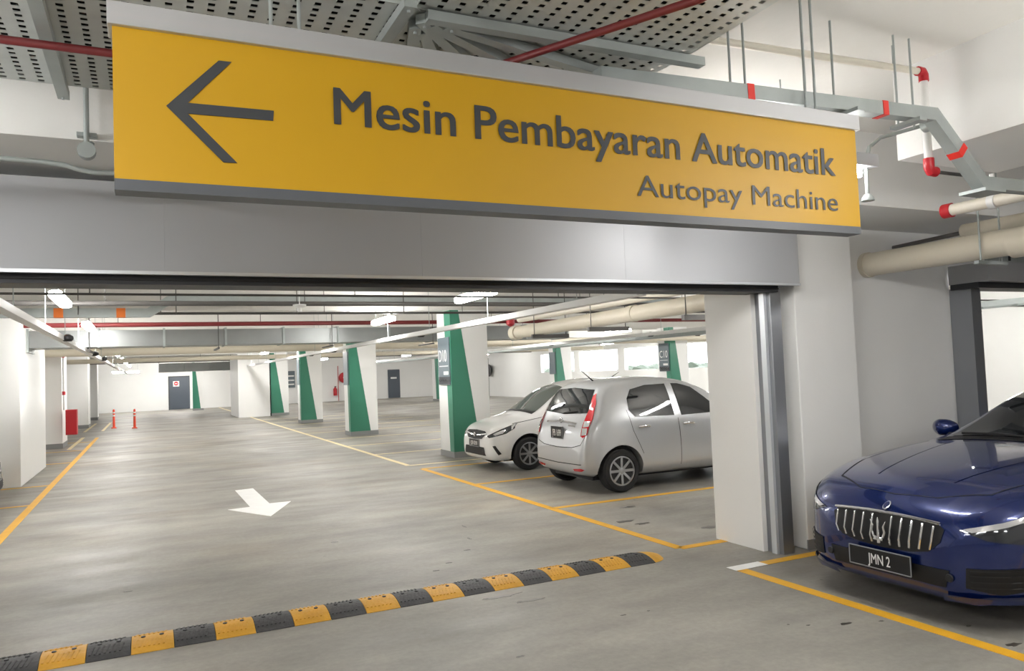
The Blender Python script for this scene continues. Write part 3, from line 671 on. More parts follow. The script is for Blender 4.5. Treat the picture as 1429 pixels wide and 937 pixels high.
# inside beige pipe with trapezes and red valve
ip = tag(empty('waste_pipe', (6.5, 9, 2.47)), 'thick beige pipe over the silver car held on trapeze bars', 'pipe')
rel(tube('pipe_run', [(6.5, 5.5, 2.50), (6.5, 13.3, 2.43)], 0.115, 'beige_pvc', n=26), ip)
rel(tube('coupling', [(6.5, 13.25, 2.43), (6.5, 13.45, 2.43)], 0.14, 'beige_pvc', n=26), ip)
rel(tube('coupling', [(6.5, 9.3, 2.47), (6.5, 9.45, 2.47)], 0.124, 'beige_pvc', n=26), ip)
for y_ in (7.9, 10.25, 12.2):
    rel(box('trapeze_bar', (6.25, y_-0.03, 2.26), (7.0, y_+0.03, 2.33), 'dark_pipe'), ip)
    for x_ in (6.3, 6.95): rel(tube('hanger_rod', [(x_, y_, 2.26), (x_, y_, CEIL)], 0.008, 'dark_pipe', n=6), ip)
vp = tag(empty('valve_pipe', (6.2, 13, 2.7)), 'cream pipe with red valve beside the D10 column top', 'pipe')
rel(tube('pipe_run', [(6.55, 5.6, 2.69), (6.5, 13.2, 2.67)], 0.055, 'cream_pipe', n=18), vp)
rel(MB().lathe([(0.03, -0.1), (0.085, -0.06), (0.085, 0.06), (0.03, 0.1)], 'z', 18, (6.5, 13.6, 2.67)).build('red_valve', 'red_plastic', smooth=True), vp)
run_x('air_line', 20.5, 2.55, 0.08, 'beige_pvc', 'beige pipe crossing the second aisle behind the C10 column', 7, 20.9)
ld = tag(empty('cable_ladder', (11, 12, 2.6)), 'grey cable ladder running over the second aisle', 'cable tray')
for x_ in (10.8, 11.3): rel(box('side_rail', (x_-0.015, 6, 2.34), (x_+0.015, 40, 2.42), 'galvanised'), ld)
for i in range(60): rel(box('rung', (10.8, 6.2+i*0.5, 2.36), (11.3, 6.24+i*0.5, 2.39), 'galvanised'), ld)
# detector
dt = tag(empty('heat_detector', (1.4, 10.5, 2.9)), 'white funnel shaped detector hanging over the lane', 'detector')
pz = AY(418, 430, 10.6)
rel(MB().lathe([(0.03, -0.05), (0.035, 0.0), (0.09, 0.03), (0.09, 0.045)], 'z', 18, pz).build('funnel', 'white_pipe', smooth=True), dt)
rel(tube('hanger_rod', [pz+Vector((0, 0, 0.04)), (pz.x, pz.y, CEIL)], 0.006, 'white_pipe', n=6), dt)
# outdoor ground and trees seen through the strip windows
struct(box('ground_outside', (21.3, -30, -2.2), (130, 120, -2.0), 'ground'))
for i in range(9):
    y = 26+i*13+random.uniform(-2, 2); x = 62+random.uniform(-4, 4)
    t = tag(empty('tree', (x, y, -2.0)), 'distant bushy tree outside the strip windows', 'tree', 'trees outside the windows')
    bm = bmesh.new(); bmesh.ops.create_icosphere(bm, subdivisions=3, radius=1)
    for v in bm.verts:
        n = 1+0.18*math.sin(v.co.x*7+i)+0.16*math.sin(v.co.y*9+v.co.z*5)+random.uniform(-0.06, 0.06)
        v.co = Vector((v.co.x*2.8*n, v.co.y*4.4*n, v.co.z*1.35*n+2.35))
    mb = MB(); mb.bm.free(); mb.bm = bm; mb.build('crown', 'leaf', t)
    tube('trunk', [(0, 0, 0), (0, 0, 2.2)], 0.2, 'dark_pipe', t, 8)
# ================================================================= CARS
def pchip(keys):
    xk = np.array([k[0] for k in keys], float); yk = np.array([k[1] for k in keys], float)
    h = np.diff(xk); d = np.diff(yk)/h; m = np.zeros(len(xk)); m[0], m[-1] = d[0], d[-1]
    for i in range(1, len(xk)-1):
        if d[i-1]*d[i] > 0:
            w1, w2 = 2*h[i]+h[i-1], h[i]+2*h[i-1]; m[i] = (w1+w2)/(w1/d[i-1]+w2/d[i])
    def f(x):
        i = int(np.clip(np.searchsorted(xk, x)-1, 0, len(h)-1)); t = (x-xk[i])/h[i]
        return float(yk[i]*(1+2*t)*(1-t)**2+h[i]*m[i]*t*(1-t)**2+yk[i+1]*t*t*(3-2*t)+h[i]*m[i+1]*t*t*(t-1))
    return f
class Car:
    def __init__(s, name, label, L, zt, zb, belt, wb, wt, crown, paint, wheels, wr, ww, spokes, half):
        s.root = tag(empty(name), label, 'car'); s.L = L
        F = [pchip(k) for k in (zt, zb, belt, wb, wt, crown)]
        e = [0, .004, .012, .025, .045, .07, .1, .14, .19, .25]
        st = e+list(np.linspace(.32, L-.32, 64))+[L-q for q in e[::-1]]
        rows = []
        for x in st:
            T, B, K, W, U, C = [f(x) for f in F]; K = min(K, T-C-0.01); h = K-B
            p = [(0, B), (.45*W, B), (.86*W, B), (.95*W, B+.05*h), (.985*W, B+.2*h), (W, B+.42*h), (W, B+.6*h), (.992*W, B+.78*h), (.98*W, B+.9*h), (.962*W, K)]
            A = (.962*W, K); E = (U, T-C)
            for i in range(1, 9):
                t = i/8; bl = .02*math.sin(PI*t)*min(1, (E[1]-A[1])/.4); p.append((A[0]+(E[0]-A[0])*t+bl, A[1]+(E[1]-A[1])*t))
            for i in range(1, 9):
                t = 1-i/8; p.append((U*t, T-C*t*t))
            rows.append((x, p))
        bm = bmesh.new(); n = len(rows[0][1]); R = []
        for x, p in rows:
            half_ = [bm.verts.new((x, y, z)) for y, z in p]
            other = [bm.verts.new((x, -y, z)) for y, z in p[1:-1]]
            R.append(half_+other[::-1])
        N = len(R[0])
        for a, b in zip(R, R[1:]):
            for k in range(N): bm.faces.new((a[k], a[(k+1) % N], b[(k+1) % N], b[k]))
        bm.faces.new(R[0][::-1]); bm.faces.new(R[-1])
        bmesh.ops.recalc_face_normals(bm, faces=bm.faces)
        for _ in range(3): bmesh.ops.smooth_vert(bm, verts=bm.verts, factor=0.45, use_axis_x=True, use_axis_y=True, use_axis_z=True)
        s.bvh = BVHTree.FromBMesh(bm)
        me = bpy.data.meshes.new('body'); bm.to_mesh(me); bm.free()
        tmp = bpy.data.objects.new('tmp', me); COL.objects.link(tmp)
        for wx in wheels:
            for sg_ in (-1, 1):
                cb = MB().lathe([(wr+.055, half-.30), (wr+.055, half+.3)], 'y', 40, (wx, 0, wr)) if sg_ > 0 else MB().lathe([(wr+.055, -half-.3), (wr+.055, -half+.30)], 'y', 40, (wx, 0, wr))
                co = cb.build('cut', 'seam'); md = tmp.modifiers.new('b', 'BOOLEAN'); md.object = co; md.operation = 'DIFFERENCE'; md.solver = 'EXACT'
        dg = bpy.context.evaluated_depsgraph_get(); dg.update()
        me2 = bpy.data.meshes.new_from_object(tmp.evaluated_get(dg)); me2.name = 'body'
        for md in list(tmp.modifiers): bpy.data.objects.remove(md.object) if md.object else None
        bpy.data.objects.remove(tmp)
        me2.materials.clear(); me2.materials.append(MATS[paint])
        me2.polygons.foreach_set('use_smooth', [True]*len(me2.polygons)); me2.set_sharp_from_angle(angle=math.radians(50))
        s.body = bpy.data.objects.new('body', me2); COL.objects.link(s.body); s.body.parent = s.root
        s.wheels(wheels, wr, ww, spokes, half)
        box('underbody', (wheels[0]-.35, -half+.3, .16), (wheels[1]+.3, half-.3, .4), 'seam', s.root)
    def wheels(s, wheels, wr, ww, spokes, half):
        for wx in wheels:
            for sg_ in (-1, 1):
                w = empty('wheel', (wx, sg_*(half-.02-ww/2), wr)); w.parent = s.root
                if sg_ > 0: w.rotation_euler = (0, 0, PI)
                rr = wr*.66; y = -ww/2
                MB().lathe([(rr, y+.02), (rr+.02, y), (wr-.03, y+.004), (wr-.004, y+.03), (wr, 0), (wr-.004, -y-.03), (wr-.03, -y-.004), (rr, -y)], 'y', 44).build('tyre', 'rubber', w, True)
                MB().lathe([(rr+.004, y+.03), (rr+.006, y+.006), (rr-.012, y+.004), (rr-.02, y+.03), (rr-.03, y+.09), (.05, y+.1)], 'y', 40).build('rim', 'alloy', w, True)
                MB().lathe([(rr-.02, y+.085), (rr-.02, y+.092)], 'y', 30).build('brake_void', 'dark_grille', w)
                for k in range(spokes):
                    a = 2*PI*k/spokes; d = Vector((math.cos(a), 0, math.sin(a)))
                    MB().bar(d*.03+Vector((0, y+.03, 0)), d*(rr-.005)+Vector((0, y+.02, 0)), .034, .03, (0, 1, 0)).build('spoke', 'alloy', w)
                MB().lathe([(.045, y+.05), (.045, y+.018), (.03, y+.01)], 'y', 18).build('hub_cap', 'alloy', w, True)
                MB().prism([((wr+.05)*math.cos(k*PI/20), .02, (wr+.05)*math.sin(k*PI/20)) for k in range(21)], (0, ww/2+.06, 0)).build('wheel_well', 'seam', w)
    def decal(s, name, pts, phi, m, off=.004, parent=None, top=False, res=.05, thick=0.0):
        """outline (a, b) cast on the body along heading phi; top: (x, y) cast straight down"""
        dr = Vector((math.cos(phi), math.sin(phi), 0)); u = Vector((-math.sin(phi), math.cos(phi), 0)); up = Vector((0, 0, 1))
        if top: dr, u, up = Vector((0, 0, -1)), Vector((1, 0, 0)), Vector((0, 1, 0))
        P = []
        for i, p in enumerate(pts):
            q = pts[(i+1) % len(pts)]; n = max(1, int(math.hypot(q[0]-p[0], q[1]-p[1])/res))
            for k in range(n): P.append((p[0]+(q[0]-p[0])*k/n, p[1]+(q[1]-p[1])*k/n))
        nb = len(P)
        def inside(x, y):
            c = False
            for i in range(nb):
                a, b = P[i], P[i-1]
                if (a[1] > y) != (b[1] > y) and x < (b[0]-a[0])*(y-a[1])/(b[1]-a[1])+a[0]: c = not c
            return c
        ax = [p[0] for p in P]; ay = [p[1] for p in P]
        x = min(ax)+res*.5
        while x < max(ax):
            y = min(ay)+res*.5
            while y < max(ay):
                if inside(x, y): P.append((x, y))
                y += res
            x += res
        V, E, Fc = delaunay_2d_cdt([Vector(p) for p in P], [(i, (i+1) % nb) for i in range(nb)], [], 1, 1e-5)[:3]
        bm = bmesh.new(); vs = []
        for v in V:
            o = u*v.x+up*v.y-dr*8
            h, nrm, _, _ = s.bvh.ray_cast(o, dr)
            if h is None: h, nrm, _, _ = s.bvh.find_nearest(u*v.x+up*v.y+(Vector((s.L/2, 0, 0))*0 if not top else Vector()))
            if nrm.dot(dr) > 0: nrm = -nrm
            vs.append(bm.verts.new(h+nrm*off))
        for f in Fc:
            try: bm.faces.new([vs[i] for i in f])
            except ValueError: pass
        for f in bm.faces:
            f.normal_update()
            if f.normal.dot(dr) > 0: f.normal_flip()
        me = bpy.data.meshes.new(name); bm.to_mesh(me); bm.free(); me.materials.append(MATS[m])
        me.polygons.foreach_set('use_smooth', [True]*len(me.polygons))
        o = bpy.data.objects.new(name, me); COL.objects.link(o); o.parent = parent or s.root
        return o
    def hit(s, a, b, phi, off=0.0):
        dr = Vector((math.cos(phi), math.sin(phi), 0)); u = Vector((-math.sin(phi), math.cos(phi), 0))
        h, n, _, _ = s.bvh.ray_cast(u*a+Vector((0, 0, b))-dr*8, dr)
        if h is None: h, n, _, _ = s.bvh.find_nearest(u*a+Vector((0, 0, b)))
        return h-dr*off
    def sides(s, name, pts, m, off=.004, **kw):      # pts in (x, z), on both flanks
        s.decal(name, pts, -PI/2, m, off, **kw); s.decal(name, [(-a, b) for a, b in pts], PI/2, m, off, **kw)
    def stripe(s, name, path, wd, phi, m, off=.003, parent=None):
        pl = [Vector((p[0], p[1])) for p in path]; L_, R_ = [], []
        for i, p in enumerate(pl):
            t = (pl[min(i+1, len(pl)-1)]-pl[max(i-1, 0)]).normalized(); n = Vector((-t.y, t.x))*wd/2
            L_.append(tuple(p+n)); R_.append(tuple(p-n))
        return s.decal(name, L_+R_[::-1], phi, m, off, parent)
    def plate(s, word, a, z, wd, ht, phi, off, text_w):
        dr = Vector((math.cos(phi), math.sin(phi), 0)); u = Vector((-math.sin(phi), math.cos(phi), 0))
        c = s.hit(a, z, phi); c = c-dr*off
        g = empty('number_plate'); g.parent = s.root
        MB().prism([c-u*wd/2-Vector((0, 0, ht/2)), c+u*wd/2-Vector((0, 0, ht/2)), c+u*wd/2+Vector((0, 0, ht/2)), c-u*wd/2+Vector((0, 0, ht/2))], dr*.012).build('plate', 'plate_black', g)
        for q, r_ in (((-wd/2, -ht/2), (wd/2, -ht/2)), ((wd/2, -ht/2), (wd/2, ht/2)), ((wd/2, ht/2), (-wd/2, ht/2)), ((-wd/2, ht/2), (-wd/2, -ht/2))):
            MB().bar(c+u*q[0]+Vector((0, 0, q[1]))-dr*.002, c+u*r_[0]+Vector((0, 0, r_[1]))-dr*.002, .006, .006, dr).build('plate_rim', 'alloy', g)
        ux = -u; o = c+u*text_w/2-Vector((0, 0, ht*.28))-dr*.003   # viewer faces along dr: text runs along -u
        text('plate_lettering', word, 'line_white', g, o, ux, (0, 0, 1), text_w, ht*.56, .001, .012)
        return g
    def mirror(s, x, y, z, m):
        for sg_ in (-1, 1):
            bm = bmesh.new(); bmesh.ops.create_icosphere(bm, subdivisions=3, radius=1)
            for v in bm.verts: v.co = Vector((v.co.x*.075+x+.06*abs(v.co.y), sg_*(y+v.co.y*.12), z+v.co.z*.075))
            mb = MB(); mb.bm.free(); mb.bm = bm; g = mb.build('door_mirror', m, s.root, True)
            MB().bar((x+.03, sg_*(y-.16), z-.07), (x+.02, sg_*(y-.02), z-.04), .06, .03).build('mirror_arm', 'black_plastic', g)
# ---- blue saloon
gh = Car('saloon_car', 'glossy dark blue saloon with chrome slatted grille and plate JMN 2', 4.97,
    zt=[(0, .50), (.02, .60), (.06, .69), (.12, .75), (.3, .845), (.7, .925), (1.2, .985), (1.62, 1.02), (1.72, 1.045), (2.5, 1.37), (2.85, 1.44), (3.2, 1.455), (3.7, 1.41), (4.3, 1.20), (4.5, 1.12), (4.85, 1.06), (4.94, .95), (4.97, .8)],
    zb=[(0, .30), (.03, .20), (.1, .15), (.5, .14), (4.4, .16), (4.85, .22), (4.97, .42)],
    belt=[(0, .45), (.03, .54), (.1, .625), (.3, .73), (.7, .83), (1.2, .88), (1.7, .91), (2.6, .93), (4.0, .98), (4.6, .97), (4.9, .85), (4.97, .65)],
    wb=[(0, .30), (.012, .42), (.05, .58), (.12, .70), (.25, .80), (.5, .89), (.9, .95), (1.4, .965), (3.8, .965), (4.4, .93), (4.8, .82), (4.94, .7), (4.97, .55)],
    wt=[(0, .22), (.05, .44), (.12, .56), (.3, .68), (.7, .79), (1.2, .81), (1.62, .79), (1.8, .72), (2.5, .58), (3.2, .56), (4.0, .56), (4.5, .66), (4.9, .6), (4.97, .4)],
    crown=[(0, .02), (.1, .035), (.5, .05), (1.6, .055), (1.9, .06), (2.6, .05), (3.2, .05), (4.4, .04), (4.97, .03)],
    paint='car_blue', wheels=(.93, 3.93), wr=.345, ww=.25, spokes=10, half=.955)
gh.root.location = (4.42, 3.60, 0)
gr = [(-.42, .60), (-.36, .64), (-.2, .652), (0, .657), (.2, .652), (.36, .64), (.42, .60), (.40, .52), (.33, .455), (.2, .43), (0, .42), (-.2, .43), (-.33, .455), (-.40, .52)]
grl = gh.decal('grille', gr, 0, 'dark_grille', .006)
for i in range(-5, 6):
    if i == 0: continue
    y = i*.073; zt_ = .635-.12*y*y; zb_ = .45+.18*y*y
    a, m_, b = gh.hit(y, zt_, 0, .028), gh.hit(y*.99, zb_+.045, 0, .034), gh.hit(y*.95, zb_, 0, .022)
    tube('grille_bar', [a, m_, b], .0075, 'chrome', grl, 8)
for sg_ in (-1, 1):
    tube('chrome_strip', [gh.hit(sg_*y, .652-.10*y*y, 0, .02) for y in (0, .1, .2, .3, .4)], .010, 'chrome', grl, 8)
# trident emblem in the grille and oval badge on the bonnet
em = empty('grille_emblem'); em.parent = gh.root
ex = gh.hit(0, .54, 0, .05).x
tube('emblem_stem', [(ex, 0, .455), (ex, 0, .60), (ex, 0, .625)], [.011, .008, .001], 'chrome', em, 8)
for sg_ in (-1, 1):
    tube('emblem_prong', [(ex, 0, .48), (ex, sg_*.035, .495), (ex, sg_*.048, .53), (ex, sg_*.04, .565), (ex, sg_*.06, .605)], [.009, .009, .008, .007, .001], 'chrome', em, 8)
tube('emblem_cross', [(ex, -.035, .478), (ex, .035, .478)], .009, 'chrome', em, 8)
bc = gh.hit(0, .69, 0, .006)
bd = MB().lathe([(.034, 0), (.034, .006), (.028, .008)], 'x', 24).build('bonnet_badge', 'chrome', gh.root, True); bd.location = bc; bd.scale = (-1, .72, 1.15); bd.rotation_euler = (0, .9, 0)
bd2 = MB().lathe([(.026, .008), (.026, .010)], 'x', 20).build('badge_enamel', 'car_blue', bd)
for sg_ in (1, -1):
    ph = sg_*-.62                           # heading of the cast for wrap-round lamps
    u_ = Vector((-math.sin(ph), math.cos(ph), 0))
    def A3(x, y): return u_.x*x+u_.y*sg_*y
    hl = [(A3(.12, .46), .61), (A3(.25, .64), .67), (A3(.50, .80), .755), (A3(.68, .875), .79), (A3(.62, .88), .675), (A3(.42, .84), .575), (A3(.26, .74), .55), (A3(.17, .60), .565)]
    h_ = gh.decal('headlight', hl, ph, 'lamp_dark', .006)
    gh.decal('light_blade', [(A3(.13, .48), .618), (A3(.25, .64), .67), (A3(.50, .80), .755), (A3(.50, .81), .735), (A3(.27, .665), .65), (A3(.15, .52), .603)], ph, 'lamp_clear', .010, h_)
    c_ = gh.hit(A3(.46, .82), .675, ph, .004)
    MB().lathe([(.04, 0), (.036, .012), (.01, .02)], 'y', 18).build('projector_lens', 'lamp_clear', h_, True).location = c_
    iv = [(A3(.10, .50), .39), (A3(.16, .62), .40), (A3(.34, .80), .42), (A3(.30, .80), .29), (A3(.16, .68), .25), (A3(.09, .50), .27)]
    i_ = gh.decal('intake', iv, ph, 'dark_grille', .006)
    for z in (.29, .325, .36, .39): gh.stripe('intake_slat', [(A3(.11, .52), z-.01), (A3(.16, .65), z), (A3(.29, .78), z+.012)], .008, ph, 'black_plastic', .016, i_)
    gh.stripe('splitter', [(A3(.04, .40), .20), (A3(.12, .62), .215), (A3(.30, .80), .225)], .03, ph, 'car_blue', .03)
gh.decal('lower_intake', [(-.45, .36), (.45, .36), (.42, .25), (-.42, .25)], 0, 'dark_grille', .005)
for y in (-.45, .45):
    c_ = gh.hit(y, .315, 0, .008); MB().lathe([(.026, 0), (.022, -.012)], 'x', 16).build('fog_sensor', 'black_plastic', gh.root, True).location = c_
gh.plate('JMN 2', 0.0, .345, .47, .125, 0, .05, .17)
gh.decal('windscreen', [(1.70, -.66), (1.66, -.4), (1.64, 0), (1.66, .4), (1.70, .66), (2.46, .52), (2.50, .3), (2.51, 0), (2.50, -.3), (2.46, -.52)], 0, 'car_glass', .006, top=True)
gh.sides('window', [(1.95, .96), (2.55, 1.30), (2.9, 1.365), (3.05, 1.37), (3.05, .98)], 'car_glass', .005)
gh.sides('window', [(3.11, .985), (3.11, 1.37), (3.5, 1.345), (4.0, 1.20), (4.15, 1.06), (3.9, 1.0)], 'car_glass', .005)
for a in (.28, -.28): gh.decal('bonnet_crease', [(.35, a), (1.5, a*1.7), (1.5, a*1.74), (.35, a*1.06)], 0, 'car_blue', .004, top=True)
for sg_ in (-1, 1):
    gh.decal('bonnet_gap', [(.17, sg_*.30), (.30, sg_*.56), (.7, sg_*.70), (1.55, sg_*.745), (1.55, sg_*.752), (.7, sg_*.708), (.29, sg_*.57), (.163, sg_*.30)], 0, 'seam', .002, top=True, res=.08)
gh.decal('bonnet_gap', [(.163, -.30), (.135, 0), (.163, .30), (.169, .30), (.141, 0), (.169, -.30)], 0, 'seam', .002, top=True)
gh.decal('cowl', [(1.56, -.70), (1.52, 0), (1.56, .70), (1.68, .66), (1.63, 0), (1.68, -.66)], 0, 'black_plastic', .004, top=True)
for y0_, y1_ in ((-.05, .55), (-.6, -.02)):
    pa = [gh.bvh.ray_cast(Vector((x_, y_, 4)), Vector((0, 0, -1)))[0]+Vector((0, 0, .02)) for x_, y_ in ((1.60, y0_), (1.66, (y0_+y1_)/2), (1.70, y1_))]
    tube('wiper', pa, .010, 'black_plastic', gh.root, 6)
gh.mirror(2.08, 1.0, 1.03, 'car_blue')
for x in (1.55, 3.06): gh.sides('door_gap', [(x, .30), (x+.008, .30), (x+.05, .9), (x+.042, .9)], 'seam', .002)
# ---- silver hatchback
mv = Car('hatchback_car', 'silver hatchback parked with its tail towards the lane, plate JPB 1699', 3.69,
    zt=[(0, .55), (.03, .66), (.1, .74), (.4, .86), (.8, .97), (.92, 1.01), (1.6, 1.40), (1.95, 1.51), (2.4, 1.545), (2.9, 1.53), (3.2, 1.49), (3.32, 1.455), (3.40, 1.36), (3.57, 1.02), (3.60, .96), (3.64, .86), (3.67, .68), (3.69, .60)],
    zb=[(0, .36), (.04, .24), (.15, .18), (3.4, .20), (3.6, .24), (3.67, .30), (3.69, .40)],
    belt=[(0, .5), (.1, .63), (.5, .76), (.9, .86), (1.5, .92), (3.2, .99), (3.45, .97), (3.58, .86), (3.64, .74), (3.69, .5)],
    wb=[(0, .46), (.04, .6), (.15, .72), (.4, .79), (.8, .825), (3.0, .832), (3.3, .82), (3.5, .785), (3.6, .74), (3.66, .68), (3.69, .6)],
    wt=[(0, .36), (.15, .55), (.5, .62), (.9, .66), (1.6, .57), (2.2, .565), (3.1, .56), (3.35, .555), (3.5, .60), (3.6, .62), (3.69, .5)],
    crown=[(0, .02), (.5, .05), (1.6, .05), (2.4, .05), (3.2, .045), (3.4, .05), (3.69, .03)],
    paint='car_silver', wheels=(.72, 3.15), wr=.292, ww=.19, spokes=8, half=.825)
mv.root.location = (5.18+3.69, 9.47, 0); mv.root.rotation_euler = (0, 0, PI)
RE = PI
mv.decal('rear_window', [(.60, 1.08), (.56, 1.25), (.50, 1.385), (0, 1.41), (-.50, 1.385), (-.56, 1.25), (-.60, 1.08), (0, 1.05)], RE, 'car_glass', .006)
for sg_ in (-1, 1):
    tl = mv.decal('tail_light', [(sg_*.585, .99), (sg_*.592, 1.12), (sg_*.548, 1.31), (sg_*.568, 1.335), (sg_*.635, 1.2), (sg_*.695, 1.0), (sg_*.70, .80), (sg_*.64, .755), (sg_*.585, .775)], RE, 'lamp_red', .012)
    for za, zb_ in ((.90, .97), (.795, .88)): mv.decal('clear_lens', [(sg_*.60, zb_), (sg_*.685, zb_), (sg_*.69, za), (sg_*.61, za-.01)], RE, 'lamp_clear', .018, tl)
    mv.decal('reflector', [(sg_*.40, .33), (sg_*.60, .35), (sg_*.66, .335), (sg_*.60, .31), (sg_*.42, .30)], RE, 'lamp_red', .008)
mv.stripe('tailgate_gap', [(-.66, .95), (-.665, .76), (-.60, .66), (-.4, .615), (0, .60), (.4, .615), (.60, .66), (.665, .76), (.66, .95)], .010, RE, 'seam', .003)
mv.stripe('chrome_strip', [(-.42, .935), (0, .955), (.42, .935)], .022, RE, 'chrome', .01)
mv.stripe('bumper_step', [(-.62, .40), (0, .385), (.62, .40)], .012, RE, 'seam', .003)
mv.stripe('badge_script', [(-.40, .90), (-.22, .905)], .02, RE, 'chrome', .006)
e_ = mv.hit(0, .965, RE, -.0)
eb = MB().lathe([(.05, 0), (.05, .008), (.038, .010), (.038, .004)], 'x', 24).build('tailgate_emblem', 'chrome', mv.root, True); eb.location = e_+Vector((.012, 0, 0)); eb.scale = (1, .9, .75)
mv.plate('JPB 1699', .04, .80, .33, .17, RE, .02, .25)
tube('rear_wiper', [mv.hit(.02, 1.06, RE, .02), mv.hit(-.05, 1.075, RE, .025), mv.hit(-.34, 1.10, RE, .02)], .009, 'black_plastic', mv.root, 8)
mv.sides('window', [(1.36, .99), (1.62, 1.22), (1.80, 1.36), (2.02, 1.42), (2.14, 1.425), (2.12, .98)], 'car_glass', .005)
mv.sides('window', [(2.24, .985), (2.25, 1.425), (2.6, 1.42), (2.86, 1.37), (2.96, 1.25), (2.98, 1.10), (2.90, 1.0)], 'car_glass', .005)
mv.sides('door_gap', [(2.16, .30), (2.168, .30), (2.19, .95), (2.182, .95)], 'seam', .002)
mv.sides('door_gap', [(2.80, .50), (2.808, .50), (2.96, .82), (3.02, 1.10), (3.012, 1.10), (2.952, .82)], 'seam', .002)
mv.sides('door_gap', [(1.12, .30), (1.128, .30), (1.20, .92), (1.192, .92)], 'seam', .002)
for sy in (-1, 1):
    for x in (2.02, 2.78):
        c_ = mv.hit(x if sy > 0 else -x, .865, -sy*PI/2, .02)
        hd = tube('door_handle', [c_+Vector((-.09, -sy*.015, 0)), c_+Vector((-.05, 0, .006)), c_+Vector((.05, 0, .006)), c_+Vector((.09, -sy*.015, 0))], .019, 'chrome', mv.root, 10)
mv.decal('windscreen', [(1.0, -.58), (.96, 0), (1.0, .58), (1.62, .48), (1.68, 0), (1.62, -.48)], 0, 'car_glass', .006, top=True)
mv.mirror(1.35, .90, 1.02, 'car_silver')
for y, dx in ((.10, -.0), ):
    z_ = mv.bvh.ray_cast(Vector((3.12, y, 4)), Vector((0, 0, -1)))[0]
    tube('antenna', [z_, z_+Vector((.22, .02, .17))], [.012, .003], 'black_plastic', mv.root, 8)
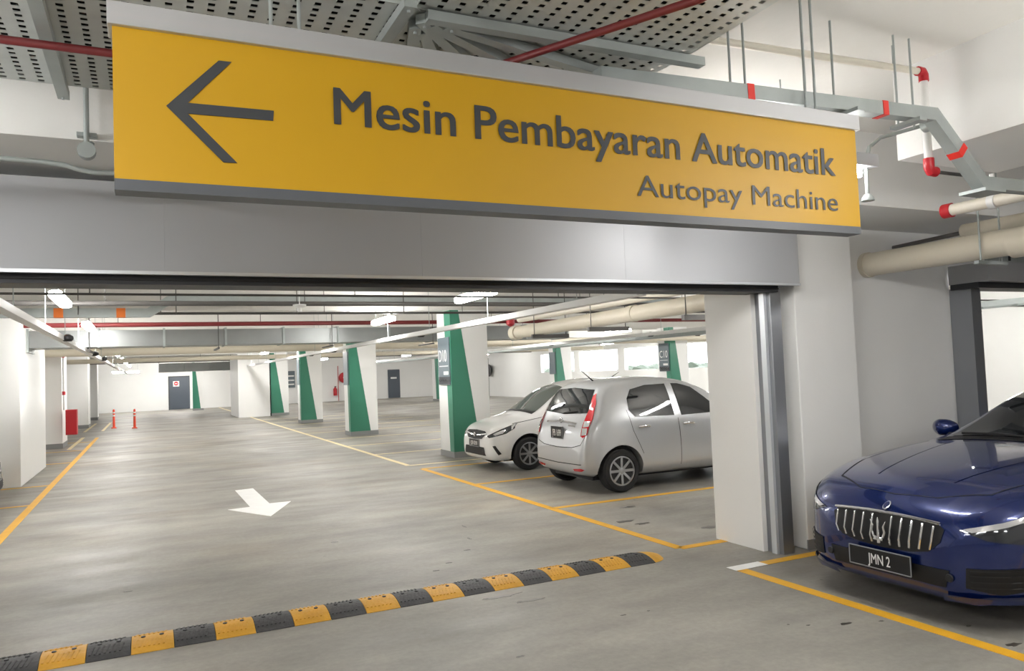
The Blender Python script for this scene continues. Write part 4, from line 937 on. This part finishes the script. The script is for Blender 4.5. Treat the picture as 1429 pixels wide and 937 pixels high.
# ---- white hatchback
def white_hatch(name, label, word, loc, rz):
    ax = Car(name, label, 3.64,
        zt=[(0, .50), (.025, .62), (.07, .72), (.15, .785), (.35, .86), (.7, .94), (.86, .985), (1.55, 1.38), (1.9, 1.475), (2.3, 1.505), (3.0, 1.46), (3.3, 1.38), (3.5, 1.05), (3.6, .9), (3.64, .62)],
        zb=[(0, .30), (.03, .22), (.15, .17), (3.4, .2), (3.6, .28), (3.64, .4)],
        belt=[(0, .44), (.05, .58), (.15, .67), (.4, .76), (.9, .86), (1.5, .9), (3.2, .97), (3.5, .9), (3.64, .5)],
        wb=[(0, .44), (.012, .54), (.05, .62), (.12, .69), (.3, .765), (.6, .80), (1.0, .81), (3.0, .81), (3.4, .77), (3.6, .68), (3.64, .55)],
        wt=[(0, .34), (.05, .46), (.15, .54), (.5, .60), (.86, .63), (1.55, .55), (2.2, .55), (3.2, .53), (3.5, .57), (3.64, .4)],
        crown=[(0, .02), (.3, .05), (.8, .06), (1.6, .05), (2.4, .05), (3.3, .045), (3.64, .03)],
        paint='car_white', wheels=(.68, 3.13), wr=.285, ww=.18, spokes=8, half=.80)
    ax.root.location = loc; ax.root.rotation_euler = (0, 0, rz)
    g_ = ax.decal('grille', [(-.44, .64), (-.36, .675), (0, .69), (.36, .675), (.44, .64), (.30, .545), (0, .53), (-.30, .545)], 0, 'dark_grille', .006)
    ax.stripe('grille_chrome', [(-.44, .635), (-.2, .612), (0, .60), (.2, .612), (.44, .635)], .02, 0, 'chrome', .014, g_)
    c_ = ax.hit(0, .612, 0, .02)
    eb = MB().lathe([(.05, 0), (.05, -.008), (.036, -.010), (.036, -.004)], 'x', 24).build('grille_emblem', 'chrome', ax.root, True); eb.location = c_; eb.scale = (1, .9, .75)
    li = ax.decal('lower_intake', [(-.40, .41), (.40, .41), (.46, .27), (-.46, .27)], 0, 'dark_grille', .006)
    for z in (.31, .345, .38): ax.stripe('intake_slat', [(-.40, z), (.40, z)], .008, 0, 'black_plastic', .014, li)
    ax.plate(word, 0, .47, .42, .125, 0, .015, .30)
    for sg_ in (1, -1):
        ph = sg_*-.65; u_ = Vector((-math.sin(ph), math.cos(ph), 0))
        def A3(x, y): return u_.x*x+u_.y*sg_*y
        h_ = ax.decal('headlight', [(A3(.07, .44), .60), (A3(.14, .58), .66), (A3(.34, .72), .765), (A3(.44, .765), .80), (A3(.40, .77), .72), (A3(.28, .735), .645), (A3(.14, .64), .60), (A3(.08, .52), .57)], ph, 'lamp_dark', .007)
        ax.decal('lamp_lens', [(A3(.13, .58), .635), (A3(.26, .68), .70), (A3(.30, .70), .70), (A3(.24, .70), .645), (A3(.15, .62), .612)], ph, 'lamp_clear', .012, h_)
        ax.decal('lamp_lens', [(A3(.36, .74), .76), (A3(.42, .76), .785), (A3(.385, .755), .715), (A3(.36, .75), .70)], ph, 'lamp_clear', .012, h_)
        ax.decal('fog_recess', [(A3(.10, .60), .44), (A3(.13, .64), .45), (A3(.20, .70), .31), (A3(.17, .66), .29)], ph, 'dark_grille', .008)
    ax.decal('windscreen', [(.92, -.56), (.88, 0), (.92, .56), (1.56, .47), (1.62, 0), (1.56, -.47)], 0, 'painted_pale_glass', .006, top=True)
    ax.decal('cowl', [(.84, -.58), (.80, 0), (.84, .58), (.93, .56), (.89, 0), (.93, -.56)], 0, 'black_plastic', .004, top=True)
    ax.sides('window', [(1.2, .95), (1.56, 1.24), (1.80, 1.37), (2.10, 1.39), (2.08, .96)], 'car_glass', .005)
    ax.sides('window', [(2.18, .96), (2.2, 1.39), (2.6, 1.375), (2.9, 1.28), (2.95, 1.05)], 'car_glass', .005)
    ax.sides('bonnet_gap', [(.42, .80), (.8, .86), (1.15, .91), (1.15, .905), (.8, .853), (.42, .793)], 'seam', .002)
    ax.sides('door_gap', [(1.08, .28), (1.088, .28), (1.16, .9), (1.152, .9)], 'seam', .002)
    ax.mirror(1.30, .88, 1.0, 'car_white')
    z_ = ax.bvh.ray_cast(Vector((2.9, .1, 4)), Vector((0, 0, -1)))[0]
    tube('antenna', [z_, z_+Vector((.22, .0, .12))], [.012, .003], 'black_plastic', ax.root, 8)
    box('rear_view_mirror', (1.5, -.1, 1.30), (1.53, .1, 1.36), 'black_plastic', ax.root)
    return ax
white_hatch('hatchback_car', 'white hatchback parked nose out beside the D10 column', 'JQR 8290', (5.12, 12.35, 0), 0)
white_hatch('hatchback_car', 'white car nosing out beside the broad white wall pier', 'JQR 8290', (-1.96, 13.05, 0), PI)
